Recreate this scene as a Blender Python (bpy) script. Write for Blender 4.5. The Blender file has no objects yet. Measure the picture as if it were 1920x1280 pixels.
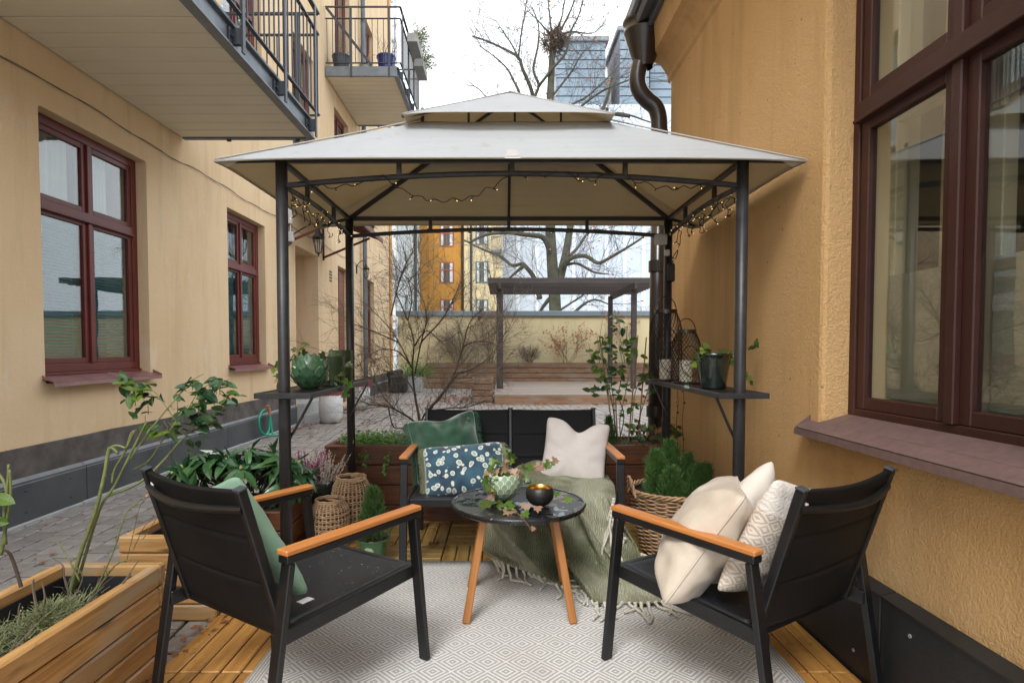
import bpy, bmesh, math, random
from mathutils import Vector, Matrix, noise
R = math.radians
V = Vector
scene = bpy.context.scene
col = scene.collection

# ------------------------------------------------------------------ camera
F, CX, CY, TILT, CAMH = 1087.0, 940.0, 693.0, R(2.0), 1.20     # pixels of a 1920x1280 frame
cam_d = bpy.data.cameras.new('camera'); cam = bpy.data.objects.new('camera', cam_d); col.objects.link(cam)
cam.location = (0, 0, CAMH); cam.rotation_euler = (R(90) - TILT, 0, 0)
cam_d.sensor_width = 36; cam_d.lens = 36 * F / 1920
cam_d.shift_x = (960 - CX) / 1920; cam_d.shift_y = (CY - 640) / 1920
cam_d.clip_start = 0.05; cam_d.clip_end = 400
scene.camera = cam

# ------------------------------------------------------------------ sky and sun (overcast)
w = bpy.data.worlds.new("World"); scene.world = w; w.use_nodes = True
nt = w.node_tree; nt.nodes.clear()
sky = nt.nodes.new('ShaderNodeTexSky'); sky.sky_type = 'NISHITA'; sky.sun_disc = False
SUN_EL, SUN_AZ = R(50), R(198)
sky.sun_elevation = SUN_EL; sky.sun_rotation = SUN_AZ; sky.air_density = 1.0; sky.dust_density = 4.0
hs = nt.nodes.new('ShaderNodeHueSaturation'); hs.inputs['Saturation'].default_value = 0.12
mixw = nt.nodes.new('ShaderNodeMixRGB'); mixw.inputs[0].default_value = 0.8
cn = nt.nodes.new('ShaderNodeTexNoise'); cn.inputs['Scale'].default_value = 1.6; cn.inputs['Detail'].default_value = 4
cr = nt.nodes.new('ShaderNodeValToRGB')
cr.color_ramp.elements[0].position = .3; cr.color_ramp.elements[0].color = (.84, .89, .97, 1)
cr.color_ramp.elements[1].position = .7; cr.color_ramp.elements[1].color = (.94, .97, 1, 1)
mul = nt.nodes.new('ShaderNodeVectorMath'); mul.operation = 'SCALE'; mul.inputs['Scale'].default_value = 12.5
bg = nt.nodes.new('ShaderNodeBackground'); bg.inputs['Strength'].default_value = 0.12
wo = nt.nodes.new('ShaderNodeOutputWorld')
nt.links.new(sky.outputs[0], hs.inputs['Color']); nt.links.new(hs.outputs[0], mixw.inputs[1])
nt.links.new(cn.outputs['Fac'], cr.inputs[0]); nt.links.new(cr.outputs[0], mul.inputs[0]); nt.links.new(mul.outputs[0], mixw.inputs[2])
nt.links.new(mixw.outputs[0], bg.inputs['Color']); nt.links.new(bg.outputs[0], wo.inputs['Surface'])
sd = bpy.data.lights.new('sun', 'SUN'); sd.energy = 1.4; sd.angle = R(22); sd.color = (1, .99, .97)
sun = bpy.data.objects.new('sun', sd); col.objects.link(sun)
sdir = V((math.cos(SUN_EL) * math.sin(SUN_AZ), math.cos(SUN_EL) * math.cos(SUN_AZ), math.sin(SUN_EL)))   # towards the sun
sun.rotation_euler = sdir.to_track_quat('Z', 'Y').to_euler(); sun.location = (3, -4, 12)
vs = scene.view_settings; vs.view_transform = 'Standard'; vs.look = 'None'; vs.gamma = 1; vs.exposure = 0.90
scene.cycles.use_denoising = True
scene.cycles.max_bounces = 8; scene.cycles.diffuse_bounces = 4; scene.cycles.transparent_max_bounces = 12
scene.cycles.caustics_reflective = False; scene.cycles.caustics_refractive = False

# ------------------------------------------------------------------ geometry helpers
def ray(px, py):
    x = (px - CX) / F; u = -(py - CY) / F
    return V((x, math.cos(TILT) + u * math.sin(TILT), -math.sin(TILT) + u * math.cos(TILT)))
def at(px, py, Y):
    d = ray(px, py); return V((0, 0, CAMH)) + d * (Y / d.y)
def G(px, py, z=0.0):
    d = ray(px, py); return V((0, 0, CAMH)) + d * ((z - CAMH) / d.z)

class MB:
    def __init__(s): s.v = []; s.f = []; s.m = []
    def quad(s, a, b, c, d, m=0):
        i = len(s.v); s.v += [V(a), V(b), V(c), V(d)]; s.f.append((i, i+1, i+2, i+3)); s.m.append(m)
    def tri(s, a, b, c, m=0):
        i = len(s.v); s.v += [V(a), V(b), V(c)]; s.f.append((i, i+1, i+2)); s.m.append(m)
    def obox(s, c, ax, ay, az, d=0.0, m=0):
        c = V(c); ax = V(ax); ay = V(ay); az = V(az)
        a, b, e = ax.length, ay.length, az.length
        X, Y, Z = ax / a, ay / b, az / e
        base = len(s.v)
        if d <= 0:
            for sx in (-1, 1):
                for sy in (-1, 1):
                    for sz in (-1, 1): s.v.append(c + ax*sx + ay*sy + az*sz)
            for q in ((0,1,3,2),(4,6,7,5),(0,4,5,1),(2,3,7,6),(0,2,6,4),(1,5,7,3)):
                s.f.append(tuple(base+k for k in q)); s.m.append(m)
            return s
        d = min(d, a*.45, b*.45, e*.45)
        idx = {}
        for sx in (-1, 1):
            for sy in (-1, 1):
                for sz in (-1, 1):
                    for t in range(3):
                        p = (sx*(a if t == 0 else a-d), sy*(b if t == 1 else b-d), sz*(e if t == 2 else e-d))
                        idx[(sx, sy, sz, t)] = len(s.v); s.v.append(c + X*p[0] + Y*p[1] + Z*p[2])
        def add(*k): s.f.append(tuple(idx[q] for q in k)); s.m.append(m)
        for g in (-1, 1):
            add((g,-1,-1,0),(g,1,-1,0),(g,1,1,0),(g,-1,1,0))
            add((-1,g,-1,1),(1,g,-1,1),(1,g,1,1),(-1,g,1,1))
            add((-1,-1,g,2),(1,-1,g,2),(1,1,g,2),(-1,1,g,2))
            for h in (-1, 1):
                add((g,h,-1,0),(g,h,1,0),(g,h,1,1),(g,h,-1,1))
                add((g,-1,h,0),(g,1,h,0),(g,1,h,2),(g,-1,h,2))
                add((-1,g,h,1),(1,g,h,1),(1,g,h,2),(-1,g,h,2))
                for k in (-1, 1): add((g,h,k,0),(g,h,k,1),(g,h,k,2))
        return s
    def box(s, c, size, d=0.0, m=0):
        return s.obox(c, (size[0]/2,0,0), (0,size[1]/2,0), (0,0,size[2]/2), d, m)
    def span(s, p, q, d=0.0, m=0):
        p = V(p); q = V(q); return s.box((p+q)/2, [max(abs(t), 1e-5) for t in (q-p)], d, m)
    def bar(s, p, q, w, h, up=(0,0,1), d=0.0, m=0):
        p = V(p); q = V(q); x = (q-p); L = x.length; x /= L
        up = V(up)
        if abs(x.dot(up)) > .98: up = V((0,1,0)) if abs(x.y) < .9 else V((1,0,0))
        y = up.cross(x).normalized(); z = x.cross(y)
        return s.obox((p+q)/2, x*L/2, y*w/2, z*h/2, d, m)
    def tube(s, pts, r0, r1=None, n=6, cap=True, m=0, radii=None, closed=False):
        pts = [V(p) for p in pts]; k = len(pts)
        if r1 is None: r1 = r0
        if radii is None: radii = [r0 + (r1-r0)*i/max(1, k-1) for i in range(k)]
        base = len(s.v); prev = None
        for i, p in enumerate(pts):
            if closed: t = pts[(i+1) % k] - pts[i-1]
            else: t = (pts[min(i+1, k-1)] - pts[max(i-1, 0)])
            if t.length < 1e-9: t = V((0,0,1))
            t.normalize()
            if prev is None:
                a = V((0,0,1)) if abs(t.z) < .9 else V((1,0,0))
                u = t.cross(a).normalized()
            else:
                u = prev - t*prev.dot(t)
                u = u.normalized() if u.length > 1e-6 else t.orthogonal().normalized()
            prev = u; w_ = t.cross(u)
            for j in range(n):
                an = 2*math.pi*j/n; s.v.append(p + (u*math.cos(an) + w_*math.sin(an))*radii[i])
        for i in range(k if closed else k-1):
            for j in range(n):
                a = base+i*n+j; b = base+i*n+(j+1) % n; i2 = (i+1) % k
                s.f.append((a, b, base+i2*n+(j+1) % n, base+i2*n+j)); s.m.append(m)
        if cap and not closed:
            s.f.append(tuple(base+j for j in range(n))[::-1]); s.m.append(m)
            s.f.append(tuple(base+(k-1)*n+j for j in range(n))); s.m.append(m)
        return s
    def lathe(s, prof, n=32, c=(0,0,0), m=0):
        c = V(c); base = len(s.v); k = len(prof)
        for r, z in prof:
            for j in range(n):
                an = 2*math.pi*j/n; s.v.append(c + V((max(r, 1e-4)*math.cos(an), max(r, 1e-4)*math.sin(an), z)))
        for i in range(k-1):
            for j in range(n):
                s.f.append((base+i*n+j, base+i*n+(j+1) % n, base+(i+1)*n+(j+1) % n, base+(i+1)*n+j)); s.m.append(m)
        return s
    def grid(s, fn, nu, nv, m=0):
        base = len(s.v)
        for j in range(nv+1):
            for i in range(nu+1): s.v.append(V(fn(i/nu, j/nv)))
        for j in range(nv):
            for i in range(nu):
                a = base+j*(nu+1)+i; s.f.append((a, a+1, a+nu+2, a+nu+1)); s.m.append(m)
        return s
    def mesh(s, name, mats, smooth=False, fix=True):
        me = bpy.data.meshes.new(name)
        me.from_pydata([tuple(v) for v in s.v], [], s.f)
        if not isinstance(mats, (list, tuple)): mats = [mats]
        for mt in mats: me.materials.append(mt)
        if len(mats) > 1: me.polygons.foreach_set('material_index', s.m)
        if fix and len(s.f) < 60000:
            bm = bmesh.new(); bm.from_mesh(me); bmesh.ops.recalc_face_normals(bm, faces=bm.faces); bm.to_mesh(me); bm.free()
        if smooth: me.polygons.foreach_set('use_smooth', [True]*len(me.polygons))
        me.update(); return me

def W(o):
    b = o.matrix_basis.copy()
    return b if o.parent is None else W(o.parent) @ o.matrix_parent_inverse @ b
def adopt(o, parent, local=False):
    if parent is not None:
        o.parent = parent
        if not local: o.matrix_parent_inverse = W(parent).inverted()
    return o
def obj(name, mb, mats, parent=None, smooth=False, local=False, label=None, kind=None, fix=True, mat4=None):
    me = mb if isinstance(mb, bpy.types.Mesh) else mb.mesh(name, mats, smooth, fix)
    o = bpy.data.objects.new(name, me); col.objects.link(o)
    if mat4 is not None: o.matrix_basis = mat4
    adopt(o, parent, local)
    if label: o['label'] = label
    if kind: o['kind'] = kind
    return o
def thing(name, label, cat, loc=(0,0,0), rz=0.0, group=None):
    o = bpy.data.objects.new(name, None); col.objects.link(o); o.empty_display_size = .1
    o.location = loc; o.rotation_euler = (0, 0, rz); o['label'] = label; o['category'] = cat
    if group: o['group'] = group
    return o
def tag(o, label, cat, group=None):
    o['label'] = label; o['category'] = cat
    if group: o['group'] = group
    return o
def structure(name): 
    o = bpy.data.objects.new(name, None); col.objects.link(o); o['kind'] = 'structure'; return o
def frame3(x, y, c):
    """matrix with columns x, y, x cross y and origin c"""
    x = V(x).normalized(); y = V(y); z = x.cross(y).normalized(); y = z.cross(x)
    return Matrix(((x.x, y.x, z.x, c[0]), (x.y, y.y, z.y, c[1]), (x.z, y.z, z.z, c[2]), (0,0,0,1)))
_pl = {}
def plank(parent, p, q, w_, t, mat, name='plank', up=(0,0,1), d=.004, local=False, label=None):
    """a board of its own from p to q: x along its length, shared mesh between equal boards"""
    p = V(p); q = V(q); L = (q-p).length
    key = (round(L, 3), round(w_, 4), round(t, 4), mat.name, d)
    if key not in _pl: _pl[key] = MB().box((0,0,0), (L, w_, t), d).mesh(name, mat)
    x = (q-p).normalized(); up = V(up)
    if abs(x.dot(up)) > .98: up = V((0,1,0))
    y = up.cross(x).normalized()
    return obj(name, _pl[key], None, parent, mat4=frame3(x, y, (p+q)/2), local=local, label=label)
def smoothpath(pts, sub=6):
    pts = [V(p) for p in pts]; out = []
    for i in range(len(pts)-1):
        p0 = pts[max(i-1, 0)]; p1 = pts[i]; p2 = pts[i+1]; p3 = pts[min(i+2, len(pts)-1)]
        for k in range(sub):
            t = k/sub
            out.append(.5*((2*p1) + (p2-p0)*t + (2*p0-5*p1+4*p2-p3)*t*t + (3*p1-p0-3*p2+p3)*t**3))
    out.append(pts[-1]); return out
def rvec(rng): 
    return V((rng.gauss(0,1), rng.gauss(0,1), rng.gauss(0,1))).normalized()
def fbm(p, s): return noise.noise(V(p)*s)

# ------------------------------------------------------------------ materials
def nm(name):
    m = bpy.data.materials.new(name); m.use_nodes = True
    n = m.node_tree.nodes; return m, n, m.node_tree.links, n['Principled BSDF']
def rgb(c): return (c[0], c[1], c[2], 1)
def ramp(n, l, src, stops):
    r = n.new('ShaderNodeValToRGB'); l.new(src, r.inputs[0]); e = r.color_ramp.elements
    e[0].position = stops[0][0]; e[0].color = rgb(stops[0][1]); e[1].position = stops[-1][0]; e[1].color = rgb(stops[-1][1])
    for p, c in stops[1:-1]:
        k = e.new(p); k.color = rgb(c)
    return r
def mp(n, l, scale=(1,1,1), src='Object', rand=False, rot=(0,0,0)):
    tc = n.new('ShaderNodeTexCoord'); g = n.new('ShaderNodeMapping'); g.inputs['Scale'].default_value = scale; g.inputs['Rotation'].default_value = rot
    if rand:
        oi = n.new('ShaderNodeObjectInfo'); sc = n.new('ShaderNodeVectorMath'); sc.operation = 'SCALE'; sc.inputs['Scale'].default_value = 37.0
        cb = n.new('ShaderNodeCombineXYZ'); l.new(oi.outputs['Random'], cb.inputs[0]); l.new(oi.outputs['Random'], cb.inputs[1]); l.new(oi.outputs['Random'], cb.inputs[2])
        l.new(cb.outputs[0], sc.inputs[0]); ad = n.new('ShaderNodeVectorMath'); ad.operation = 'ADD'
        l.new(tc.outputs[src], ad.inputs[0]); l.new(sc.outputs[0], ad.inputs[1]); l.new(ad.outputs[0], g.inputs['Vector'])
    else: l.new(tc.outputs[src], g.inputs['Vector'])
    return g.outputs[0]
def tex(n, l, vec, scale, detail=4, rough=.5, dist=0):
    t = n.new('ShaderNodeTexNoise'); t.inputs['Scale'].default_value = scale; t.inputs['Detail'].default_value = detail
    t.inputs['Roughness'].default_value = rough; t.inputs['Distortion'].default_value = dist; l.new(vec, t.inputs['Vector']); return t.outputs['Fac']
def mixc(n, l, fac, a, b, mode='MIX'):
    x = n.new('ShaderNodeMixRGB'); x.blend_type = mode
    for i, s in ((0, fac), (1, a), (2, b)):
        if hasattr(s, 'is_output'): l.new(s, x.inputs[i])
        elif i == 0: x.inputs[0].default_value = s
        else: x.inputs[i].default_value = rgb(s)
    return x.outputs[0]
def math_(n, l, op, a, b=None, clamp=False):
    x = n.new('ShaderNodeMath'); x.operation = op; x.use_clamp = clamp
    for i, s in ((0, a), (1, b)):
        if s is None: continue
        if hasattr(s, 'is_output'): l.new(s, x.inputs[i])
        else: x.inputs[i].default_value = s
    return x.outputs[0]
def bump(n, l, b, h, strength, dist=.01):
    x = n.new('ShaderNodeBump'); x.inputs['Strength'].default_value = strength; x.inputs['Distance'].default_value = dist
    l.new(h, x.inputs['Height']); l.new(x.outputs[0], b.inputs['Normal']); return x
def simple(name, c1, c2=None, scale=6, rough=.6, bs=0, bscale=60, metal=0, spec=.5, bd=.004, rand=0.0, sheen=0, coat=0, detail=5):
    m, n, l, b = nm(name); c2 = c2 or tuple(x*.8 for x in c1)
    vec = mp(n, l, rand=rand > 0)
    f = tex(n, l, vec, scale, detail, .6)
    out = ramp(n, l, f, [(.3, c1), (.7, c2)]).outputs[0]
    if rand:
        oi = n.new('ShaderNodeObjectInfo'); h = n.new('ShaderNodeHueSaturation')
        l.new(math_(n, l, 'ADD', math_(n, l, 'MULTIPLY', oi.outputs['Random'], rand*2), 1-rand), h.inputs['Value']); l.new(out, h.inputs['Color']); out = h.outputs[0]
    l.new(out, b.inputs['Base Color']); b.inputs['Roughness'].default_value = rough; b.inputs['Metallic'].default_value = metal
    b.inputs['Specular IOR Level'].default_value = spec
    if sheen: b.inputs['Sheen Weight'].default_value = sheen
    if coat: b.inputs['Coat Weight'].default_value = coat; b.inputs['Coat Roughness'].default_value = .15
    if bs: bump(n, l, b, tex(n, l, vec, bscale, 6, .6), bs, bd)
    return m
def stucco(name, c, stain, grain_scale, grain, pale=None, speck=0):
    m, n, l, b = nm(name); vec = mp(n, l)
    big = tex(n, l, vec, .8, 4, .6)
    out = mixc(n, l, ramp(n, l, big, [(.35, (0,0,0)), (.7, (1,1,1))]).outputs[0], c, stain)
    streak = tex(n, l, mp(n, l, (2.5, 2.5, .25)), 2.2, 6, .65)
    out = mixc(n, l, math_(n, l, 'MULTIPLY', ramp(n, l, streak, [(.48, (0,0,0)), (.72, (1,1,1))]).outputs[0], .5), out, tuple(x*.72 for x in stain))
    if pale:
        pf = tex(n, l, mp(n, l, (1.3, 1.3, .7)), 3.2, 7, .7)
        out = mixc(n, l, math_(n, l, 'MULTIPLY', ramp(n, l, pf, [(.57, (0,0,0)), (.68, (1,1,1))]).outputs[0], .55), out, pale)
    fine = tex(n, l, vec, 90, 3, .6)
    out = mixc(n, l, .25, out, mixc(n, l, fine, (.25,.25,.25), (1,1,1)), 'MULTIPLY')
    if speck:
        vo = n.new('ShaderNodeTexVoronoi'); vo.inputs['Scale'].default_value = 9; l.new(vec, vo.inputs['Vector'])
        sp = ramp(n, l, vo.outputs['Distance'], [(.03, (1,1,1)), (.07, (0,0,0))]).outputs[0]
        out = mixc(n, l, math_(n, l, 'MULTIPLY', sp, speck), out, tuple(x*.25 for x in c))
    l.new(out, b.inputs['Base Color']); b.inputs['Roughness'].default_value = .93; b.inputs['Specular IOR Level'].default_value = .2
    h = math_(n, l, 'ADD', tex(n, l, vec, grain_scale, 5, .7), math_(n, l, 'MULTIPLY', tex(n, l, vec, grain_scale*.45, 3, .5), .55))
    bump(n, l, b, h, grain, .012)
    return m
def wood(name, dark, light, rough=.5, knots=.7, grey=None, wet=0.0, gscale=1.0, rnd=.18):
    m, n, l, b = nm(name)
    v1 = mp(n, l, (1.2*gscale, 22*gscale, 22*gscale), rand=True)
    g = tex(n, l, v1, 2.2, 7, .62, .6)
    out = ramp(n, l, g, [(.28, dark), (.5, tuple((a+c)/2 for a, c in zip(dark, light))), (.72, light)]).outputs[0]
    v2 = mp(n, l, (3.0, 13, 13), rand=True)
    vo = n.new('ShaderNodeTexVoronoi'); vo.inputs['Scale'].default_value = 1.0; l.new(v2, vo.inputs['Vector'])
    kn = ramp(n, l, vo.outputs['Distance'], [(.08, (1,1,1)), (.19, (0,0,0))]).outputs[0]
    out = mixc(n, l, math_(n, l, 'MULTIPLY', kn, knots), out, tuple(x*.3 for x in dark))
    if grey:
        gf = tex(n, l, mp(n, l, (1.2, 6, 6), rand=True), 1.6, 5, .6)
        out = mixc(n, l, ramp(n, l, gf, [(.48, (0,0,0)), (.64, (1,1,1))]).outputs[0], out, grey)
    oi = n.new('ShaderNodeObjectInfo'); h = n.new('ShaderNodeHueSaturation')
    l.new(math_(n, l, 'ADD', math_(n, l, 'MULTIPLY', oi.outputs['Random'], rnd*2), 1-rnd), h.inputs['Value'])
    l.new(out, h.inputs['Color']); out = h.outputs[0]
    l.new(out, b.inputs['Base Color']); b.inputs['Roughness'].default_value = rough
    if wet:
        wf = tex(n, l, mp(n, l, (1,1,1), rand=True), 7, 4, .6)
        l.new(math_(n, l, 'SUBTRACT', rough, math_(n, l, 'MULTIPLY', ramp(n, l, wf, [(.45, (0,0,0)), (.6, (1,1,1))]).outputs[0], wet)), b.inputs['Roughness'])
    bump(n, l, b, g, .35, .003)
    return m
def fabric(name, c, c2=None, rough=.9, weave=420, bs=.3, sheen=.3, wr=.0, sp=.2):
    m, n, l, b = nm(name); vec = mp(n, l); c2 = c2 or tuple(x*.85 for x in c)
    f = tex(n, l, vec, 12, 6, .6); out = ramp(n, l, f, [(.3, c), (.7, c2)]).outputs[0]
    fw = tex(n, l, vec, weave, 2, .5)
    out = mixc(n, l, .35, out, mixc(n, l, fw, (.4,.4,.4), (1,1,1)), 'MULTIPLY')
    l.new(out, b.inputs['Base Color']); b.inputs['Roughness'].default_value = rough; b.inputs['Sheen Weight'].default_value = sheen
    b.inputs['Specular IOR Level'].default_value = sp
    h = fw
    if wr:
        h = math_(n, l, 'ADD', math_(n, l, 'MULTIPLY', fw, .25), math_(n, l, 'MULTIPLY', tex(n, l, mp(n, l, (3, 9, 9)), 1.5, 3, .5, .5), wr))
    bump(n, l, b, h, bs, .004 + wr*.008)
    return m
def glass(name, tint=(.9,.95,.93), refl=.10, rough=0.0):
    m, n, l, b = nm(name); n.remove(b)
    tr = n.new('ShaderNodeBsdfTransparent'); tr.inputs[0].default_value = rgb(tint)
    gl = n.new('ShaderNodeBsdfGlossy'); gl.inputs['Roughness'].default_value = rough
    fr = n.new('ShaderNodeFresnel'); ge = n.new('ShaderNodeNewGeometry'); l.new(math_(n, l, 'SUBTRACT', 1.5, math_(n, l, 'MULTIPLY', ge.outputs['Backfacing'], 1.5-1/1.5)), fr.inputs['IOR'])
    fac = math_(n, l, 'ADD', math_(n, l, 'MULTIPLY', fr.outputs[0], 1.2), refl, True)
    bp = n.new('ShaderNodeBump'); bp.inputs['Strength'].default_value = .05; bp.inputs['Distance'].default_value = .02
    l.new(tex(n, l, mp(n, l), 1.7, 2), bp.inputs['Height']); l.new(bp.outputs[0], gl.inputs['Normal'])
    mx = n.new('ShaderNodeMixShader'); l.new(fac, mx.inputs[0]); l.new(tr.outputs[0], mx.inputs[1]); l.new(gl.outputs[0], mx.inputs[2])
    l.new(mx.outputs[0], n['Material Output'].inputs['Surface']); return m
def leafmat(name, c, c2, rough=.35, trans=.3, vein=False):
    m, n, l, b = nm(name)
    oi = n.new('ShaderNodeObjectInfo'); f = tex(n, l, mp(n, l, rand=True), 14, 3)
    ff = math_(n, l, 'ADD', math_(n, l, 'MULTIPLY', f, .6), math_(n, l, 'MULTIPLY', oi.outputs['Random'], .5))
    out = ramp(n, l, ff, [(.3, c), (.8, c2)]).outputs[0]
    l.new(out, b.inputs['Base Color']); b.inputs['Roughness'].default_value = rough
    if trans:
        tl = n.new('ShaderNodeBsdfTranslucent'); l.new(out, tl.inputs[0]); mx = n.new('ShaderNodeMixShader'); mx.inputs[0].default_value = trans
        l.new(b.outputs[0], mx.inputs[1]); l.new(tl.outputs[0], mx.inputs[2]); l.new(mx.outputs[0], n['Material Output'].inputs['Surface'])
    return m
def emit(name, c, s):
    m, n, l, b = nm(name); b.inputs['Base Color'].default_value = rgb(c); b.inputs['Emission Color'].default_value = rgb(c); b.inputs['Emission Strength'].default_value = s; return m

MT = {}
MT['wall_left'] = stucco('cream_plaster', (.80,.615,.40), (.74,.54,.325), 26, .3, pale=(.78,.67,.52))
MT['wall_right'] = stucco('ochre_roughcast', (.78,.50,.24), (.70,.43,.185), 105, .9, speck=.8)
MT['reveal_right'] = MT['wall_right']
MT['garden_wall'] = stucco('pale_yellow_plaster', (.69,.595,.385), (.61,.55,.34), 30, .2)
MT['orange'] = stucco('deep_orange_plaster', (.54,.27,.06), (.48,.23,.05), 8, .1)
MT['cream_far'] = stucco('cream_render', (.70,.58,.36), (.64,.52,.30), 8, .1)
MT['white_far'] = stucco('grey_white_plaster', (.60,.63,.62), (.50,.54,.53), 5, .2, pale=(.7,.72,.7))
MT['plinth_l'] = simple('slate_board', (.040,.046,.054), (.078,.083,.092), 2.5, .5, .25, 40, spec=.5)
MT['plinth_top'] = simple('weathered_plinth_stone', (.050,.040,.036), (.14,.125,.115), 5, .85, .6, 25)
MT['plinth_edge'] = simple('grey_board_edge', (.16,.17,.18), (.24,.25,.26), 8, .6)
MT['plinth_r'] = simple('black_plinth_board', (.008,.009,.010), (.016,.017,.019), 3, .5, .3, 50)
MT['frame'] = simple('oxblood_paint', (.095,.014,.012), (.14,.022,.018), 4, .42, .15, 30)
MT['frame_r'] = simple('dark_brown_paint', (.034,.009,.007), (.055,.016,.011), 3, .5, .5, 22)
MT['sill'] = simple('wet_red_sheet_metal', (.17,.065,.06), (.26,.13,.13), 5, .3, .1, 20)
MT['sill_r'] = simple('brown_sheet_metal', (.115,.070,.066), (.165,.105,.10), 30, .6, .3, 90)
MT['glass'] = glass('window_glass', (.92,.97,.98), .02)
MT['glass_r'] = glass('old_window_glass', (.94,.95,.92), .06)
MT['blind'] = simple('blue_green_blind', (.13,.40,.48), (.18,.46,.53), 3, .5)
MT['curtain'] = simple('pale_curtain', (.52,.53,.52), (.62,.62,.60), 3, .9)
MT['room'] = simple('room_wall', (.30,.28,.22), (.36,.33,.26), 1, .9)
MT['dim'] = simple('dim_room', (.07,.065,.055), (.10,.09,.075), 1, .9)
MT['cream_paint'] = simple('cream_inner_paint', (.55,.50,.36), (.62,.57,.42), 2, .6)
MT['film'] = simple('frosted_film', (.30,.31,.26), (.36,.36,.30), 1.2, .6)
MT['steel'] = simple('blue_grey_galvanised_steel', (.13,.155,.185), (.20,.225,.25), 8, .45, .1, 40, metal=.35)
MT['rail'] = simple('dark_grey_paint', (.035,.042,.055), (.06,.068,.08), 10, .45)
MT['soffit'] = simple('beige_soffit_paint', (.70,.64,.50), (.74,.68,.54), 3, .6)
MT['post'] = simple('charcoal_powder_coat', (.018,.018,.020), (.034,.034,.038), 18, .42, .15, 60)
MT['black_metal'] = simple('black_aluminium', (.004,.004,.0045), (.008,.008,.009), 25, .42, .2, 90)
MT['pipe'] = simple('dark_brown_enamel', (.016,.011,.010), (.028,.02,.017), 3, .3, coat=.4)
MT['roof_metal'] = simple('grey_roof_metal', (.09,.10,.12), (.14,.15,.17), 4, .45)
MT['pole_galv'] = MT['steel']
MT['dirt'] = simple('damp_soil', (.018,.012,.008), (.05,.035,.022), 30, .9, .9, 40, bd=.01)
MT['moss'] = simple('mossy_joint_sand', (.030,.050,.012), (.07,.065,.04), 9, .95, .6, 60)
MT['paver'] = simple('grey_concrete_paver', (.185,.172,.160), (.27,.25,.235), 14, .55, .4, 90, rand=.17)
MT['paver_wet'] = MT['paver']
MT['concrete'] = simple('grey_concrete', (.30,.31,.31), (.40,.41,.41), 6, .8, .3, 60)
MT['deck'] = wood('green_treated_deck', (.16,.085,.022), (.42,.27,.085), .5, .9, wet=.25)
MT['deck_l'] = wood('orange_wet_deck', (.26,.105,.022), (.55,.29,.075), .45, .9, wet=.22)
MT['planter_new'] = wood('oiled_pine', (.29,.135,.038), (.58,.34,.125), .5, .9, grey=(.44,.32,.19), wet=.15)
MT['planter_old'] = wood('dark_stained_pine', (.042,.014,.006), (.17,.062,.025), .5, .8, wet=.1)
MT['planter_far'] = wood('weathered_pine', (.13,.065,.035), (.31,.18,.10), .6, .9, grey=(.24,.19,.15), gscale=.5)
MT['deck_far'] = wood('greyed_deck', (.19,.155,.13), (.30,.255,.22), .5, .2, gscale=.4)
MT['pergola'] = wood('silvered_dark_timber', (.022,.018,.018), (.062,.050,.050), .7, .3, gscale=.4)
MT['teak'] = wood('teak_armrest', (.40,.135,.030), (.58,.235,.065), .4, .15, rnd=.03, gscale=1.6)
MT['leg'] = wood('honey_oak_leg', (.28,.10,.020), (.42,.175,.042), .4, .2, rnd=.03)
MT['liner'] = simple('black_planter_liner', (.010,.010,.012), (.02,.02,.022), 10, .6)
MT['bark'] = simple('mossy_bark', (.035,.037,.020), (.085,.080,.055), 3, .9, .8, 12, bd=.05)
MT['twig'] = simple('bare_twig', (.045,.026,.017), (.09,.06,.042), 6, .8)
MT['twig_far'] = simple('far_twig', (.075,.07,.075), (.12,.11,.115), 1, .9)
MT['twig_grey'] = simple('grey_brown_twig', (.10,.075,.055), (.19,.15,.11), 3, .9)
MT['rose_stem'] = simple('green_rose_stem', (.09,.11,.04), (.22,.25,.09), 22, .5, .2, 60)
MT['bamboo'] = simple('bamboo_cane', (.30,.14,.05), (.42,.24,.10), 12, .5)
MT['rhodo'] = leafmat('rhododendron_leaf', (.016,.070,.022), (.085,.20,.07), .22, .15)
MT['rhodo_bud'] = simple('green_bud', (.30,.33,.10), (.38,.40,.14), 20, .6)
MT['rose_leaf'] = leafmat('rose_leaf', (.018,.06,.025), (.075,.15,.05), .32, .25)
MT['lime_leaf'] = leafmat('lime_leaf', (.05,.13,.015), (.18,.28,.04), .35, .35)
MT['ivy'] = leafmat('ivy_leaf', (.018,.045,.012), (.11,.15,.03), .35, .2)
MT['ivy_pink'] = leafmat('pink_dry_ivy_leaf', (.30,.15,.11), (.42,.28,.18), .5, .25)
MT['brown_leaf'] = leafmat('orange_brown_leaf', (.26,.09,.035), (.42,.17,.07), .7, .2)
MT['fallen'] = leafmat('fallen_leaf', (.17,.06,.03), (.42,.17,.07), .6, .1)
MT['conifer'] = simple('conifer_green', (.022,.065,.012), (.075,.16,.03), 45, .6)
MT['thyme'] = simple('grey_green_herb', (.12,.15,.06), (.26,.28,.13), 25, .8)
MT['silver'] = simple('silver_foliage', (.40,.42,.44), (.55,.57,.60), 20, .8)
MT['green_small'] = leafmat('small_green_leaf', (.07,.20,.03), (.20,.38,.07), .45, .3)
MT['heather'] = simple('purple_heather', (.16,.02,.07), (.36,.08,.20), 30, .8)
MT['heather_w'] = simple('faded_heather', (.50,.44,.36), (.62,.57,.50), 30, .8)
MT['pinkflower'] = simple('pink_flower', (.42,.05,.12), (.60,.14,.20), 30, .8)
MT['white_pot'] = simple('white_concrete_pot', (.62,.63,.62), (.40,.41,.41), 2.5, .5)
MT['green_glaze'] = simple('green_glaze', (.025,.085,.022), (.05,.13,.045), 6, .12, coat=.7)
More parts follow.
